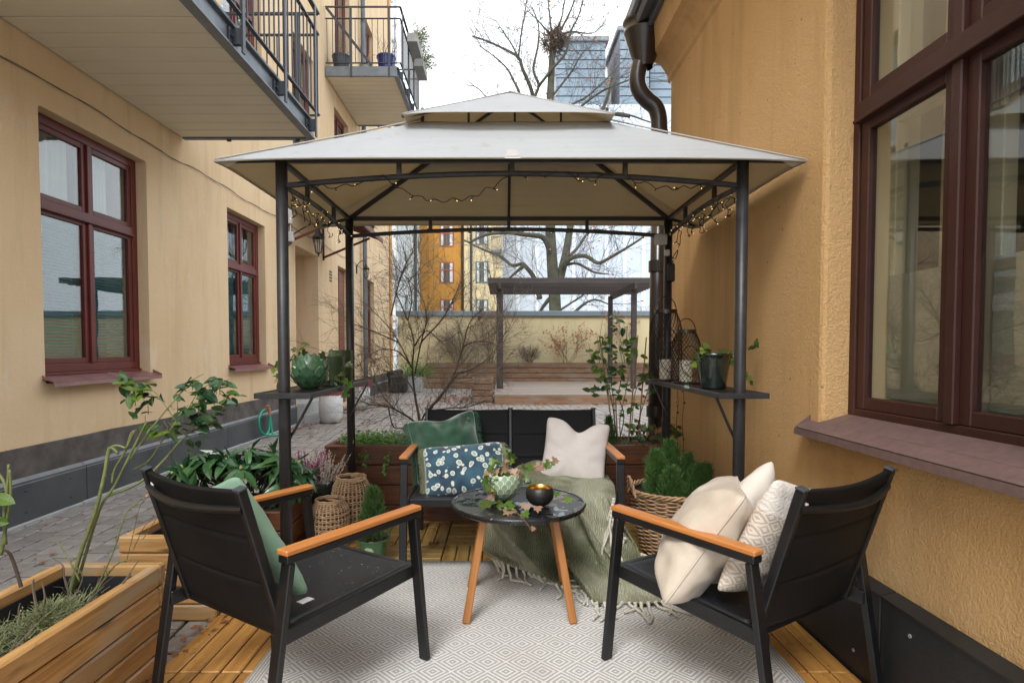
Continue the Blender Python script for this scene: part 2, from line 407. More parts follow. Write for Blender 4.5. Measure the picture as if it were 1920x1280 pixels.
MT['artichoke'] = simple('sage_glaze', (.045,.13,.06), (.10,.22,.12), 9, .18, coat=.7)
MT['pale_glaze'] = simple('pale_sage_glaze', (.25,.36,.22), (.36,.46,.30), 9, .2, coat=.6)
MT['pale_rim'] = simple('white_glaze_rim', (.66,.72,.60), (.60,.68,.54), 9, .25, coat=.5)
MT['dark_glaze'] = simple('black_green_glaze', (.010,.016,.013), (.03,.038,.03), 6, .15, coat=.6)
MT['olive_metal'] = simple('olive_lacquer', (.022,.045,.018), (.035,.065,.025), 6, .35)
MT['gold'] = simple('brushed_gold', (.65,.38,.10), (.5,.28,.07), 9, .3, metal=1)
MT['bowl'] = simple('hammered_black', (.008,.008,.008), (.02,.018,.016), 40, .4, .6, 55)
MT['candle'] = simple('ivory_wax', (.80,.72,.62), (.74,.66,.56), 4, .5)
MT['wicker'] = simple('pale_wicker', (.40,.25,.135), (.60,.42,.26), 25, .7)
MT['wicker2'] = simple('brown_wicker', (.22,.12,.06), (.46,.30,.17), 18, .65)
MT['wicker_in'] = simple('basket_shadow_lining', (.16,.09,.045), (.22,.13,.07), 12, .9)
MT['hose'] = simple('green_hose', (.0,.30,.17), (.0,.36,.21), 4, .4)
MT['brass'] = simple('brass_and_red_tap', (.45,.20,.10), (.35,.15,.08), 8, .4)
MT['blue_glaze'] = simple('blue_glaze', (.012,.02,.14), (.02,.035,.20), 6, .2)
MT['blue_bld'] = simple('blue_grey_cladding', (.14,.19,.235), (.18,.235,.28), .6, .5)
MT['wrap'] = simple('white_scaffold_sheet', (.40,.45,.51), (.48,.53,.59), .5, .7, .4, .8, bd=.2)
MT['wrap_line'] = simple('white_sheet_seam', (.62,.66,.70), (.58,.62,.66), .5, .7)
MT['lamp_black'] = simple('black_lantern_paint', (.006,.006,.006), (.012,.012,.012), 9, .4)
MT['white_label'] = simple('white_tag', (.75,.75,.75), (.7,.7,.7), 9, .7)
MT['nest'] = simple('nest_sticks', (.07,.045,.03), (.13,.09,.06), 5, .9)
MT['canopy_red'] = simple('rusty_canopy_sheet', (.16,.055,.045), (.26,.11,.09), 3, .35)
MT['bulb'] = emit('warm_bulb', (1.0, .62, .22), 1.1)
MT['door_wood'] = simple('brown_door', (.16,.055,.03), (.22,.08,.045), 3, .5)
MT['black_bag'] = simple('black_cover', (.010,.011,.013), (.022,.024,.028), 8, .5)
MT['orange_chim'] = simple('yellow_pipe', (.5,.4,.15), (.45,.35,.12), 3, .7)
# fabrics
MT['p_green'] = fabric('dark_green_velvet', (.022,.072,.042), (.045,.13,.08), .75, 300, .25, .8, .5)
MT['p_sage'] = fabric('sage_cotton', (.20,.34,.24), (.24,.385,.28), .9, 500, .25, .2, .35)
MT['p_beige'] = fabric('greige_linen', (.60,.55,.52), (.66,.61,.58), .9, 260, .4, .1, .15)
MT['p_cream'] = fabric('cream_satin', (.56,.47,.37), (.66,.58,.48), .42, 600, .25, .15, .8, .4)
MT['fringe_olive'] = fabric('olive_fringe', (.20,.21,.11), (.27,.27,.16), .95, 200, .5, .3)
MT['sling'] = fabric('black_mesh_sling', (.0035,.0035,.004), (.007,.007,.008), .6, 520, .5, 0, 0, .25)
MT['seatpad'] = fabric('wet_black_sling', (.012,.014,.018), (.019,.022,.027), .33, 520, .4, 0, 0, .5)
MT['fringe_white'] = fabric('cream_wool_fringe', (.56,.52,.42), (.64,.60,.50), .95, 200, .5, .3)
def canopy_mat():
    m, n, l, b = nm('off_white_canopy_cloth'); vec = mp(n, l)
    f = tex(n, l, vec, 2.2, 5, .6); out = ramp(n, l, f, [(.3, (.715,.765,.815)), (.7, (.66,.705,.755))]).outputs[0]
    st = tex(n, l, vec, 7, 5, .7); out = mixc(n, l, math_(n, l, 'MULTIPLY', ramp(n, l, st, [(.6, (0,0,0)), (.7, (1,1,1))]).outputs[0], .35), out, (.50,.44,.32))
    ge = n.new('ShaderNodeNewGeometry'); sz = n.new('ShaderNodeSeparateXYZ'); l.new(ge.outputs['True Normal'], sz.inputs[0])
    out = mixc(n, l, math_(n, l, 'LESS_THAN', sz.outputs[2], 0.0), out, mixc(n, l, f, (.54,.52,.45), (.62,.60,.53)))   # tan tone on faces that point down
    l.new(out, b.inputs['Base Color']); b.inputs['Roughness'].default_value = .8; b.inputs['Specular IOR Level'].default_value = .2
    h = math_(n, l, 'ADD', tex(n, l, mp(n, l, (.6, 6, 6)), 3, 3, .5, .4), math_(n, l, 'MULTIPLY', tex(n, l, vec, 260, 2), .1))
    bump(n, l, b, h, .6, .02)
    tl = n.new('ShaderNodeBsdfTranslucent'); l.new(mixc(n, l, 1.0, out, (.80,.66,.46), 'MULTIPLY'), tl.inputs[0])
    mx = n.new('ShaderNodeMixShader'); mx.inputs[0].default_value = .50
    l.new(b.outputs[0], mx.inputs[1]); l.new(tl.outputs[0], mx.inputs[2]); l.new(mx.outputs[0], n['Material Output'].inputs['Surface']); return m
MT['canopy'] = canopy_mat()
def rug_mat():
    m, n, l, b = nm('diamond_woven_rug'); tc = n.new('ShaderNodeTexCoord'); sx = n.new('ShaderNodeSeparateXYZ'); l.new(tc.outputs['Object'], sx.inputs[0])
    def tri(s, per, off=0.0):
        a = math_(n, l, 'FRACT', math_(n, l, 'ADD', math_(n, l, 'DIVIDE', s, per), off))
        return math_(n, l, 'ABSOLUTE', math_(n, l, 'SUBTRACT', a, .5))
    d = math_(n, l, 'ADD', tri(sx.outputs[0], .136), tri(sx.outputs[1], .136))          # 0..1
    d = math_(n, l, 'ABSOLUTE', math_(n, l, 'SUBTRACT', d, .5))
    fr = math_(n, l, 'FRACT', math_(n, l, 'ADD', math_(n, l, 'MULTIPLY', d, 6.0), .75))
    line = ramp(n, l, fr, [(.46, (0,0,0)), (.54, (1,1,1))]).outputs[0]
    # plain striped border at both long edges
    ax = math_(n, l, 'ABSOLUTE', sx.outputs[0]); edge = math_(n, l, 'GREATER_THAN', ax, .955)
    st = math_(n, l, 'GREATER_THAN', math_(n, l, 'FRACT', math_(n, l, 'DIVIDE', sx.outputs[0], .012)), .55)
    line = mixc(n, l, edge, line, st)
    vec = mp(n, l, (1,1,1)); fw = tex(n, l, mp(n, l, (300, 120, 1)), 1.0, 2)
    line = mixc(n, l, 1.0, line, ramp(n, l, fw, [(.35, (.45,.45,.45)), (.6, (1,1,1))]).outputs[0], 'MULTIPLY')
    out = mixc(n, l, line, (.385,.37,.35), (.735,.73,.71))
    wt = tex(n, l, vec, 3, 4, .6); out = mixc(n, l, math_(n, l, 'MULTIPLY', ramp(n, l, wt, [(.5, (0,0,0)), (.75, (1,1,1))]).outputs[0], .35), out, (.30,.26,.22))
    l.new(out, b.inputs['Base Color']); b.inputs['Roughness'].default_value = .85; b.inputs['Specular IOR Level'].default_value = .2
    bump(n, l, b, math_(n, l, 'ADD', line, fw), .35, .003); return m
MT['rug'] = rug_mat()
def blue_pillow():
    m, n, l, b = nm('blue_spotted_velvet'); vec = mp(n, l, (1, 1, .2))
    ds = n.new('ShaderNodeTexNoise'); ds.inputs['Scale'].default_value = 9; l.new(vec, ds.inputs['Vector'])
    av = n.new('ShaderNodeVectorMath'); av.operation = 'MULTIPLY_ADD'; l.new(ds.outputs['Color'], av.inputs[0]); av.inputs[1].default_value = (.05,.05,.05); l.new(vec, av.inputs[2])
    vo = n.new('ShaderNodeTexVoronoi'); vo.inputs['Scale'].default_value = 27; vo.inputs['Randomness'].default_value = .85; l.new(av.outputs[0], vo.inputs['Vector'])
    dd = math_(n, l, 'ADD', vo.outputs['Distance'], math_(n, l, 'MULTIPLY', tex(n, l, vec, 20, 2), .45))
    base = ramp(n, l, tex(n, l, vec, 10, 4), [(.35, (.010,.035,.065)), (.65, (.03,.10,.15))]).outputs[0]
    msk = ramp(n, l, dd, [(.60, (1,1,1)), (.65, (0,0,0))]).outputs[0]
    core = ramp(n, l, dd, [(.36, (.30,.37,.34)), (.46, (.34,.42,.39)), (.50, (.64,.66,.58)), (.62, (.64,.66,.58))]).outputs[0]
    l.new(mixc(n, l, msk, base, core), b.inputs['Base Color']); b.inputs['Roughness'].default_value = .8; b.inputs['Sheen Weight'].default_value = .6
    return m
MT['p_blue'] = blue_pillow()
def diamond_pillow():
    m, n, l, b = nm('beige_diamond_weave'); tc = n.new('ShaderNodeTexCoord'); sx = n.new('ShaderNodeSeparateXYZ'); l.new(tc.outputs['Object'], sx.inputs[0])
    def tri(s, per): return math_(n, l, 'ABSOLUTE', math_(n, l, 'SUBTRACT', math_(n, l, 'FRACT', math_(n, l, 'DIVIDE', s, per)), .5))
    d = math_(n, l, 'ADD', tri(sx.outputs[0], .045), tri(sx.outputs[1], .045))
    fr = math_(n, l, 'FRACT', math_(n, l, 'MULTIPLY', d, 3.0)); line = ramp(n, l, fr, [(.4, (0,0,0)), (.55, (1,1,1))]).outputs[0]
    top = math_(n, l, 'GREATER_THAN', sx.outputs[1], .10)
    out = mixc(n, l, top, mixc(n, l, line, (.47,.39,.31), (.65,.58,.50)), (.68,.63,.57))
    l.new(out, b.inputs['Base Color']); b.inputs['Roughness'].default_value = .9; bump(n, l, b, line, .4, .004); return m
MT['p_diamond'] = diamond_pillow()
def throw_mat():
    m, n, l, b = nm('olive_herringbone_wool'); vec = mp(n, l)
    wv = n.new('ShaderNodeTexWave'); wv.wave_type = 'BANDS'; wv.inputs['Scale'].default_value = 30; wv.inputs['Distortion'].default_value = 9; wv.inputs['Detail'].default_value = 3; wv.inputs['Detail Scale'].default_value = 1.5
    l.new(vec, wv.inputs['Vector'])
    big = ramp(n, l, tex(n, l, vec, 3.2, 3, .5), [(.38, (.10,.105,.04)), (.48, (.20,.21,.11)), (.58, (.44,.44,.31))]).outputs[0]
    out = mixc(n, l, math_(n, l, 'MULTIPLY', wv.outputs['Fac'], .38), big, (.46,.46,.33))
    fz = tex(n, l, vec, 260, 3); out = mixc(n, l, .4, out, mixc(n, l, fz, (.4,.4,.4), (1,1,1)), 'MULTIPLY')
    l.new(out, b.inputs['Base Color']); b.inputs['Roughness'].default_value = .98; b.inputs['Sheen Weight'].default_value = .08; b.inputs['Specular IOR Level'].default_value = .1
    bump(n, l, b, math_(n, l, 'ADD', wv.outputs['Fac'], fz), .8, .008); return m
MT['throw'] = throw_mat()
def tabletop_mat():
    m, n, l, b = nm('wet_black_tabletop'); vec = mp(n, l)
    b.inputs['Base Color'].default_value = (.010,.011,.013,1)
    w1 = tex(n, l, vec, 11, 5, .6, .8); pud = ramp(n, l, w1, [(.50, (0,0,0)), (.54, (1,1,1))]).outputs[0]
    l.new(math_(n, l, 'SUBTRACT', .30, math_(n, l, 'MULTIPLY', pud, .28)), b.inputs['Roughness'])
    l.new(math_(n, l, 'MULTIPLY', pud, .8), b.inputs['Coat Weight'])
    bump(n, l, b, math_(n, l, 'ADD', pud, math_(n, l, 'MULTIPLY', tex(n, l, vec, 60, 3), .25)), .25, .003); return m
MT['tabletop'] = tabletop_mat()
MT['drop'] = simple('water_drop', (.02,.022,.026), (.03,.03,.035), 9, .03, coat=1.0)
def flaky():
    m, n, l, b = nm('flaking_white_plaster'); f = tex(n, l, mp(n, l, (1.5, 1.5, 1)), 1.2, 8, .75, .6)
    l.new(ramp(n, l, f, [(.45, (.16,.18,.20)), (.5, (.62,.63,.62))]).outputs[0], b.inputs['Base Color']); b.inputs['Roughness'].default_value = .9; return m
MT['flaky'] = flaky()
# ------------------------------------------------------------------ ground, paving, decks
rng = random.Random(7)
def island_value(m, amt):
    """vary value from stone to stone inside one mesh"""
    n = m.node_tree.nodes; l = m.node_tree.links; b = n['Principled BSDF']; src = b.inputs['Base Color'].links[0].from_socket
    g = n.new('ShaderNodeNewGeometry'); h = n.new('ShaderNodeHueSaturation')
    l.new(math_(n, l, 'ADD', math_(n, l, 'MULTIPLY', g.outputs['Random Per Island'], amt*2), 1-amt), h.inputs['Value'])
    l.new(src, h.inputs['Color']); l.new(h.outputs[0], b.inputs['Base Color'])
m = MT['paver']; nn = m.node_tree.nodes; ll = m.node_tree.links; island_value(m, .16)
gm = MB(); gm.quad((-150,-60,-.075), (150,-60,-.075), (150,240,-.075), (-150,240,-.075))
obj('ground', gm, MT['concrete'], kind='structure')
pb = MB(); pb.span((-3.6,-2,-.074), (8,20,-.044))
paving = obj('paving', pb, MT['moss'], kind='structure')
PW, PL, TH = .148, .145, R(3.7)
cs, sn = math.cos(TH), math.sin(TH)
cells = []
for i in range(-60, 60):
    for j in range(-12, 130):
        u = i*PW; v = j*PL + (PL/2 if i % 2 else 0)
        x = u*cs - v*sn; y = u*sn + v*cs
        if y < .9 or (y > 13.2 and x > -.2) or x < -3.46 or x > (1.25 if y < 4.8 else 5.5): continue
        if y < 3.9 and x > -1.33: continue
        if y > 4.7 and abs(x) > y*.92+.3: continue
        cells.append((x, y))
def infrustum(x, y):
    return abs(x) < y*.885 and not (x > -1.75 and y < 3.6 and x < -1.2 and y > .8)
cells.sort(key=lambda c: (not infrustum(*c), c[0]**2 + c[1]**2))
pm = MB().box((0,0,-.022), (PW-.014, PL-.014, .044), .006).mesh('paver', MT['paver'])
rest = MB()
for k, (x, y) in enumerate(cells):
    tz = rng.uniform(-.004, .003); a = TH + rng.uniform(-.012, .012)
    if k < 300:
        o = obj('paver', pm, None, paving, mat4=Matrix.Translation((x, y, -.028+tz)) @ Matrix.Rotation(a, 4, 'Z') @ Matrix.Rotation(rng.uniform(-.012,.012), 4, 'X'))
    else:
        ca, sa = math.cos(a), math.sin(a)
        rest.obox((x, y, -.05+tz), ((PW-.014)/2*ca, (PW-.014)/2*sa, 0), (-(PL-.014)/2*sa, (PL-.014)/2*ca, 0), (0,0,.022), .006 if y < 8 else 0)
obj('paver', rest, MT['paver'], paving, kind='stuff')
kb = MB()
for k in range(24): kb.span((-3.40, 1.0+k*.72, -.06), (-3.335, 1.71+k*.72, -.018+.003*(k % 3)), .006)
obj('kerb', kb, MT['concrete'], kind='structure')

db = MB(); db.span((-1.285,.1,-.06), (1.30,3.97,-.026))
deck = obj('wooden_deck', db, MT['liner'], kind='structure')
T = .47
for i in range(6):
    for j in range(-3, 5):
        x0 = -1.285+i*T; y0 = 2.12+(j)*T-.0; x1 = min(x0+T, 1.31); y1 = y0+T
        if y1 < .9: continue
        vert = ((i+j) % 2 == 0) or i == 5 or (i == 0 and j < 1)
        if vert:
            nbd = max(1, round((x1-x0)/.078)); wd = (x1-x0)/nbd
            for k in range(nbd): plank(deck, (x0+wd*(k+.5), y0+.004, -.012+rng.uniform(-.002,.0015)), (x0+wd*(k+.5), y1-.004, -.012), round(wd-.006, 4), .024, MT['deck_l'] if (i == 0 or i == 5) else MT['deck'])
        else:
            wd = T/6
            for k in range(6): plank(deck, (x0+.004, y0+wd*(k+.5), -.012+rng.uniform(-.002,.0015)), (x1-.004, y0+wd*(k+.5), -.012), round(wd-.006, 4), .024, MT['deck'])
rg = MB(); rg.grid(lambda u, v: ((u-.5)*2.02, (v-.5)*3.2, .004+.0012*noise.noise(V((u*9, v*14, 0)))), 24, 36)
rug = obj('rug', rg, MT['rug'], smooth=True); rug.location = (.085, 1.64, .001)
sm = rug.modifiers.new('thickness', 'SOLIDIFY'); sm.thickness = .004; sm.offset = -1
tag(rug, 'large greige outdoor rug woven with concentric white diamonds under the chairs and table', 'rug')

# ------------------------------------------------------------------ walls with openings
def slab(mb, u0, u1, v0, v1, openings, P, depth):
    us = sorted({u0, u1, *[o[0] for o in openings], *[o[1] for o in openings]}); vs_ = sorted({v0, v1, *[o[2] for o in openings], *[o[3] for o in openings]})
    hole = lambda a, b: any(o[0] < a < o[1] and o[2] < b < o[3] for o in openings)
    for a, b in zip(us, us[1:]):
        for c, d in zip(vs_, vs_[1:]):
            if hole((a+b)/2, (c+d)/2): continue
            mb.quad(P(a,c,0), P(b,c,0), P(b,d,0), P(a,d,0)); mb.quad(P(a,c,depth), P(a,d,depth), P(b,d,depth), P(b,c,depth))
    for a, b, c, d in [(u0,u1,v0,v1)] + list(openings):
        for (p, q) in (((a,c),(b,c)), ((b,c),(b,d)), ((b,d),(a,d)), ((a,d),(a,c))):
            mb.quad(P(*p,0), P(*q,0), P(*q,depth), P(*p,depth))
def weld(o, d=.0005):
    bm = bmesh.new(); bm.from_mesh(o.data); bmesh.ops.remove_doubles(bm, verts=bm.verts, dist=d); bmesh.ops.recalc_face_normals(bm, faces=bm.faces); bm.to_mesh(o.data); bm.free()

def window(parent, O, U, N, w_, h, tr, frame, glassm, ncol=2, fw=.06, sash=.045, blind=False, curtain=False, dep=.06, sill=None, label=None, small=False):
    """O: lower corner on the frame plane, U: width direction, N: outward normal; tr: transom height or None"""
    O = V(O); U = V(U); N = V(N); Z = V((0,0,1))
    def bx(mb, a, b, c, d, n0, n1, ch=.004): mb.obox(O + U*(a+b)/2 + Z*(c+d)/2 + N*(n0+n1)/2, U*(b-a)/2, N*(n1-n0)/2, Z*(d-c)/2, ch)
    fr = MB(); bx(fr,0,fw,0,h,-dep,0); bx(fr,w_-fw,w_,0,h,-dep,0); bx(fr,fw,w_-fw,0,fw*.9,-dep,-.001); bx(fr,fw,w_-fw,h-fw,h,-dep,-.001)
    win = obj('window', fr, frame, parent, label=label)
    iw = (w_-2*fw)/ncol
    for c in range(1, ncol):
        m_ = MB(); bx(m_, fw+iw*c-.022, fw+iw*c+.022, fw*.9, h-fw, -dep, .012); obj('mullion', m_, frame, win)
    rows = [(fw*.9, h-fw)] if tr is None else [(fw*.9, tr-.035), (tr+.035, h-fw)]
    if tr is not None:
        m_ = MB(); bx(m_, fw, w_-fw, tr-.035, tr+.035, -dep, .014); bx(m_, fw, w_-fw, tr-.05, tr-.035, -.02, .03); obj('transom', m_, frame, win)
    for ri, (a, b) in enumerate(rows):
        for c in range(ncol):
            x0 = fw+iw*c+(.022 if c else .003); x1 = fw+iw*(c+1)-(.022 if c < ncol-1 else .003)
            if small:
                g = MB(); g.quad(O+U*x0+Z*a-N*.02, O+U*x1+Z*a-N*.02, O+U*x1+Z*b-N*.02, O+U*x0+Z*b-N*.02); obj('pane', g, glassm, win); continue
            s_ = MB(); s = sash
            bx(s_, x0, x0+s, a, b, -.045, -.008); bx(s_, x1-s, x1, a, b, -.045, -.008); bx(s_, x0+s, x1-s, a, a+s, -.045, -.009); bx(s_, x0+s, x1-s, b-s, b, -.045, -.009)
            obj('sash', s_, frame, win)
            g = MB(); bx(g, x0+s, x1-s, a+s, b-s, -.030, -.026, 0); obj('pane', g, glassm, win)
            if ri == 0 and blind:
                bl = MB(); n_ = int((b-a-2*s)/.026)
                for k in range(n_):
                    z_ = a+s+.02+k*.026; cc = O+U*(x0+x1)/2+Z*z_-N*.075
                    bl.obox(cc, U*(x1-x0-2*s+.02)/2, (N*.009+Z*.007), (Z*.0005-N*.0006))
                for q in (.2, .8): bl.bar(O+U*(x0+(x1-x0)*q)+Z*(a+s)-N*.066, O+U*(x0+(x1-x0)*q)+Z*(b-s)-N*.066, .003, .002)
                bx(bl, x0+s-.01, x1-s+.01, b-s-.03, b-s+.01, -.09, -.062)
                obj('blind', bl, MT['blind'], win, kind='stuff')
            elif curtain:
                cu = MB(); xa, xb = (x0, x0+(x1-x0)*.95) if c == 0 else (x0+(x1-x0)*.0, x1-(x1-x0)*.28)
                cu.grid(lambda u, v: O+U*(xa+(xb-xa)*u)+Z*(a+(b-a)*v)-N*(.13+.018*math.sin(u*38+2*math.sin(u*9))), 50, 1)
                obj('curtain', cu, MT['curtain'], win, smooth=True)
    if sill:
        sp, sm_ = sill
        s_ = MB(); t = MB()
        s_.obox(O+U*w_/2-Z*.012-N*.01, U*(w_/2-.002), N*.03, Z*.011, .004)
        obj('sill_board', s_, frame, win)
        a0 = O+U*.003-Z*.024; b0_ = O+U*(w_-.003)-Z*.024; a = O-U*.035-Z*.024; b = O+U*(w_+.035)-Z*.024
        t.quad(a0, b0_, b0_+N*.105-Z*.022, a0+N*.105-Z*.022); t.quad(a+N*.104-Z*.022, b+N*.104-Z*.022, b+N*sp-Z*.045, a+N*sp-Z*.045); t.quad(a+N*sp-Z*.045, b+N*sp-Z*.045, b+N*(sp+.004)-Z*.075, a+N*(sp+.004)-Z*.075)
        for e in (a, b):
            t.quad(e+N*.104-Z*.022, e+N*sp-Z*.045, e+N*sp-Z*.030, e+N*.104+Z*.012)
        q = obj('sill', t, sm_, win); md = q.modifiers.new('t', 'SOLIDIFY'); md.thickness = .004
    return win

# ------------------------------------------------------------------ left apartment house
XL = -3.41
house = thing('apartment_house', 'cream plastered apartment house with oxblood windows and steel balconies along the left side', 'building', (XL-.2, 8, 0))
P = lambda u, v, n: V((XL-n, u, v))
ops = [(4.33,5.63,1.02,3.0), (7.27,8.42,1.02,2.97), (9.65,10.84,.0,2.93), (12.15,13.1,.02,2.95), (14.4,15.6,1.0,2.98), (4.2,5.5,3.72,6.2), (7.2,8.4,4.5,6.5),
       (9.6,10.7,4.5,6.4), (12.0,13.1,4.5,6.15), (14.5,15.6,4.5,6.4), (12.1,13.3,6.8,9.2), (14.7,15.7,7.4,9.5), (7.2,8.4,7.5,9.5)]
mb = MB(); slab(mb, -3, 17.9, -.06, 16, [(a, b, c-(.075 if k not in (2,3) else 0), d) for k, (a,b,c,d) in enumerate(ops)], P, .42)
wl = obj('wall', mb, MT['wall_left'], house); weld(wl)
bv = wl.modifiers.new('soft', 'BEVEL'); bv.width = .018; bv.segments = 2; bv.limit_method = 'ANGLE'; bv.angle_limit = R(50)
mb = MB(); mb.span((-11,-3,-.06), (XL-.43,-2.7,16)); mb.span((-11,17.6,-.06), (XL-.43,17.9,16)); mb.span((-11.2,-3,-.06), (-11,17.9,16)); mb.span((-11.2,-3,16.01), (XL+.25,17.95,16.3))
obj('end_wall', mb, MT['wall_left'], house)
mb = MB(); mb.span((XL-.9,-2.6,-.05), (XL-.85,17.5,15.9)); obj('room_wall', mb, MT['room'], house)
mb = MB()
for z in (3.3, 6.55, 9.8): mb.span((XL-.84,-2.6,z-.1), (XL-.45,17.5,z+.1))
obj('floor_slab', mb, MT['room'], house)
for k, (a, b, c, d) in enumerate(ops):
    if k in (2, 3): continue
    first = k == 0
    far = a > 9
    window(house, (XL-.10, a+.0, c), (0,1,0), (1,0,0), b-a, d-c, None if k == 10 else (d-c)*.655, MT['frame'], MT['glass'], blind=(k in (0,1)), curtain=not far or True, sill=(.19, MT['sill']) if k != 10 else None, fw=.075 if not far else .06)
# plinth: weathered stone band over slate boards, each board a piece
for a, b in ((-3, 9.6), (10.9, 12.1), (13.15, 17.9)):
    band = MB()
    n_ = max(1, int((b-a)/.35))
    for q in range(n_):
        t0, t1 = a+(b-a)*q/n_, a+(b-a)*(q+1)/n_; ds = lambda y: .5+.008*noise.noise(V((y*2.3,0,0)))+.006*noise.noise(V((y*9,1,0)))
        band.quad((XL+.006,t0,.2), (XL+.006,t1,.2), (XL+.008,t1,ds(t1)), (XL+.008,t0,ds(t0))); band.quad((XL+.008,t0,ds(t0)), (XL+.008,t1,ds(t1)), (XL-.002,t1,ds(t1)+.006), (XL-.002,t0,ds(t0)+.006))
    obj('plinth_band', band, MT['plinth_top'], house)
bl0 = 1.15; yy = -2.6
for a, b in ((-2.6, 9.5), (10.95, 12.1), (13.15, 17.8)):
    k = max(1, round((b-a)/1.22)); L = (b-a)/k
    for q in range(k):
        y0 = a+q*L; bd = MB(); hh = .27
        bd.span((XL+.010, y0+.003, -.05), (XL+.055, y0+L-.003, hh), .003)
        pb_ = obj('plinth_board', bd, MT['plinth_l'], house)
        ed = MB(); ed.quad((XL+.0555,y0+.003,hh-.012), (XL+.0555,y0+L-.003,hh-.012), (XL+.012,y0+L-.003,hh+.022), (XL+.012,y0+.003,hh+.022)); ed.quad((XL+.0556,y0+.003,hh-.012), (XL+.0556,y0+L-.003,hh-.012), (XL+.0556,y0+L-.003,hh-.02), (XL+.0556,y0+.003,hh-.02))
        obj('edge_strip', ed, MT['plinth_edge'], pb_)
        sc_ = MB()
        for sy in (.15, .5, .85):
            for sz in (.05, .2): sc_.tube([(XL+.054, y0+L*sy, sz), (XL+.0575, y0+L*sy, sz)], .006, n=8)
        obj('screw', sc_, MT['black_metal'], pb_, kind='stuff')
# door niche, steps, second door
mb = MB(); mb.span((XL-.84, 9.5, -.04), (XL-.80, 11.0, 3.2)); obj('niche_back', mb, MT['wall_left'], house)
mb = MB(); mb.span((XL-.42,10.84,-.04), (XL-.84,10.95,3.0)); mb.span((XL-.42,9.55,-.04), (XL-.84,9.65,3.0)); mb.span((XL-.42,9.6,2.93), (XL-.84,10.9,3.05)); obj('niche_wall', mb, MT['wall_left'], house)
mb = MB(); mb.span((XL-.795, 9.75, 0.2), (XL-.75, 10.7, 2.6), .01); mb.span((XL-.75,9.85,.3), (XL-.735,10.2,1.4), .01); mb.span((XL-.75,10.25,.3), (XL-.735,10.6,1.4), .01); mb.span((XL-.75,9.85,1.5), (XL-.735,10.6,2.5), .01)
dr = obj('door', mb, MT['door_wood'], house)
mb = MB(); mb.span((XL-.78,9.66,-.04), (XL+.12,10.83,.30), .01); st = obj('step', mb, MT['concrete'], house)
mb = MB(); mb.span((XL+.12,9.62,-.04), (XL+.40,10.9,.12), .012); obj('step', mb, MT['concrete'], house)
mb = MB(); mb.span((XL-.20,12.15,.0), (XL-.13,13.1,2.95), .01)
for c, d in ((.15,1.1), (1.2,2.1), (2.2,2.85)):
    for a, b in ((12.2,12.6), (12.65,13.05)): mb.span((XL-.13,a,c), (XL-.115,b,d), .008)
obj('door', mb, MT['door_wood'], house)
mb = MB()
for q in range(4): mb.span((XL+.001, 11.55, 2.55+q*.06), (XL+.006, 11.72, 2.585+q*.06))
obj('vent', mb, MT['lamp_black'], house)
pts = [V((XL+.012, y, 3.19+.014*math.sin(y*3)+.02*noise.noise(V((y*1.7,3,0))))) for y in [ -1+.12*k for k in range(128)]]
mb = MB(); mb.tube(pts, .0032, n=5); mb.tube([p+V((.005,0,.008*math.sin(p.y*8))) for p in pts], .0025, n=4); obj('cable', mb, MT['pipe'], house)
mb = MB(); mb.tube([(XL+.10,14.15,-.03), (XL+.10,14.15,15.8)], .055, n=12)
dp = obj('downpipe', mb, MT['roof_metal'], house)
for z in (1.2, 3.8, 6.4, 9): mb = MB(); mb.tube([(XL+.10,14.15,z), (XL+.10,14.15,z+.05)], .062, n=12); obj('pipe_collar', mb, MT['rail'], dp)
mb = MB(); mb.tube([(XL+.05,17.75,-.03), (XL+.05,17.75,15.8)], .045, n=10); obj('downpipe', mb, MT['wall_right'], house, label='peach painted downpipe at the far corner')
# door canopy
mb = MB(); mb.obox((XL+.56,10.3,3.52), (.56,0,-.20), (0,.98,0), (.003,0,.008)); cn_ = obj('door_canopy', mb, MT['canopy_red'], house)
for q in range(7):
    y = 9.38+q*.305; mb = MB(); mb.bar((XL+.01,y,3.695), (XL+1.11,y,3.295), .03, .04); obj('canopy_rib', mb, MT['frame'], cn_)
for y in (9.42, 11.15):
    mb = MB(); mb.bar((XL+.01,y,2.95), (XL+.9,y,3.32), .035, .035); mb.bar((XL+.015,y,2.9), (XL+.015,y,3.75), .03, .035); obj('canopy_bracket', mb, MT['frame'], cn_)
mb = MB(); mb.bar((XL+1.11,9.3,3.285), (XL+1.11,11.3,3.285), .03, .06); obj('canopy_edge', mb, MT['frame'], cn_)
mb = MB(); mb.span((XL+.0,9.3,2.92), (XL+.09,9.38,3.08), .008); mb.span((XL+.0,9.3,3.2), (XL+.07,9.37,3.45), .008); mb.tube([(XL+.04,9.34,3.0), (XL+.04,9.34,3.3)], .012); obj('junction_box', mb, MT['white_pot'], house)

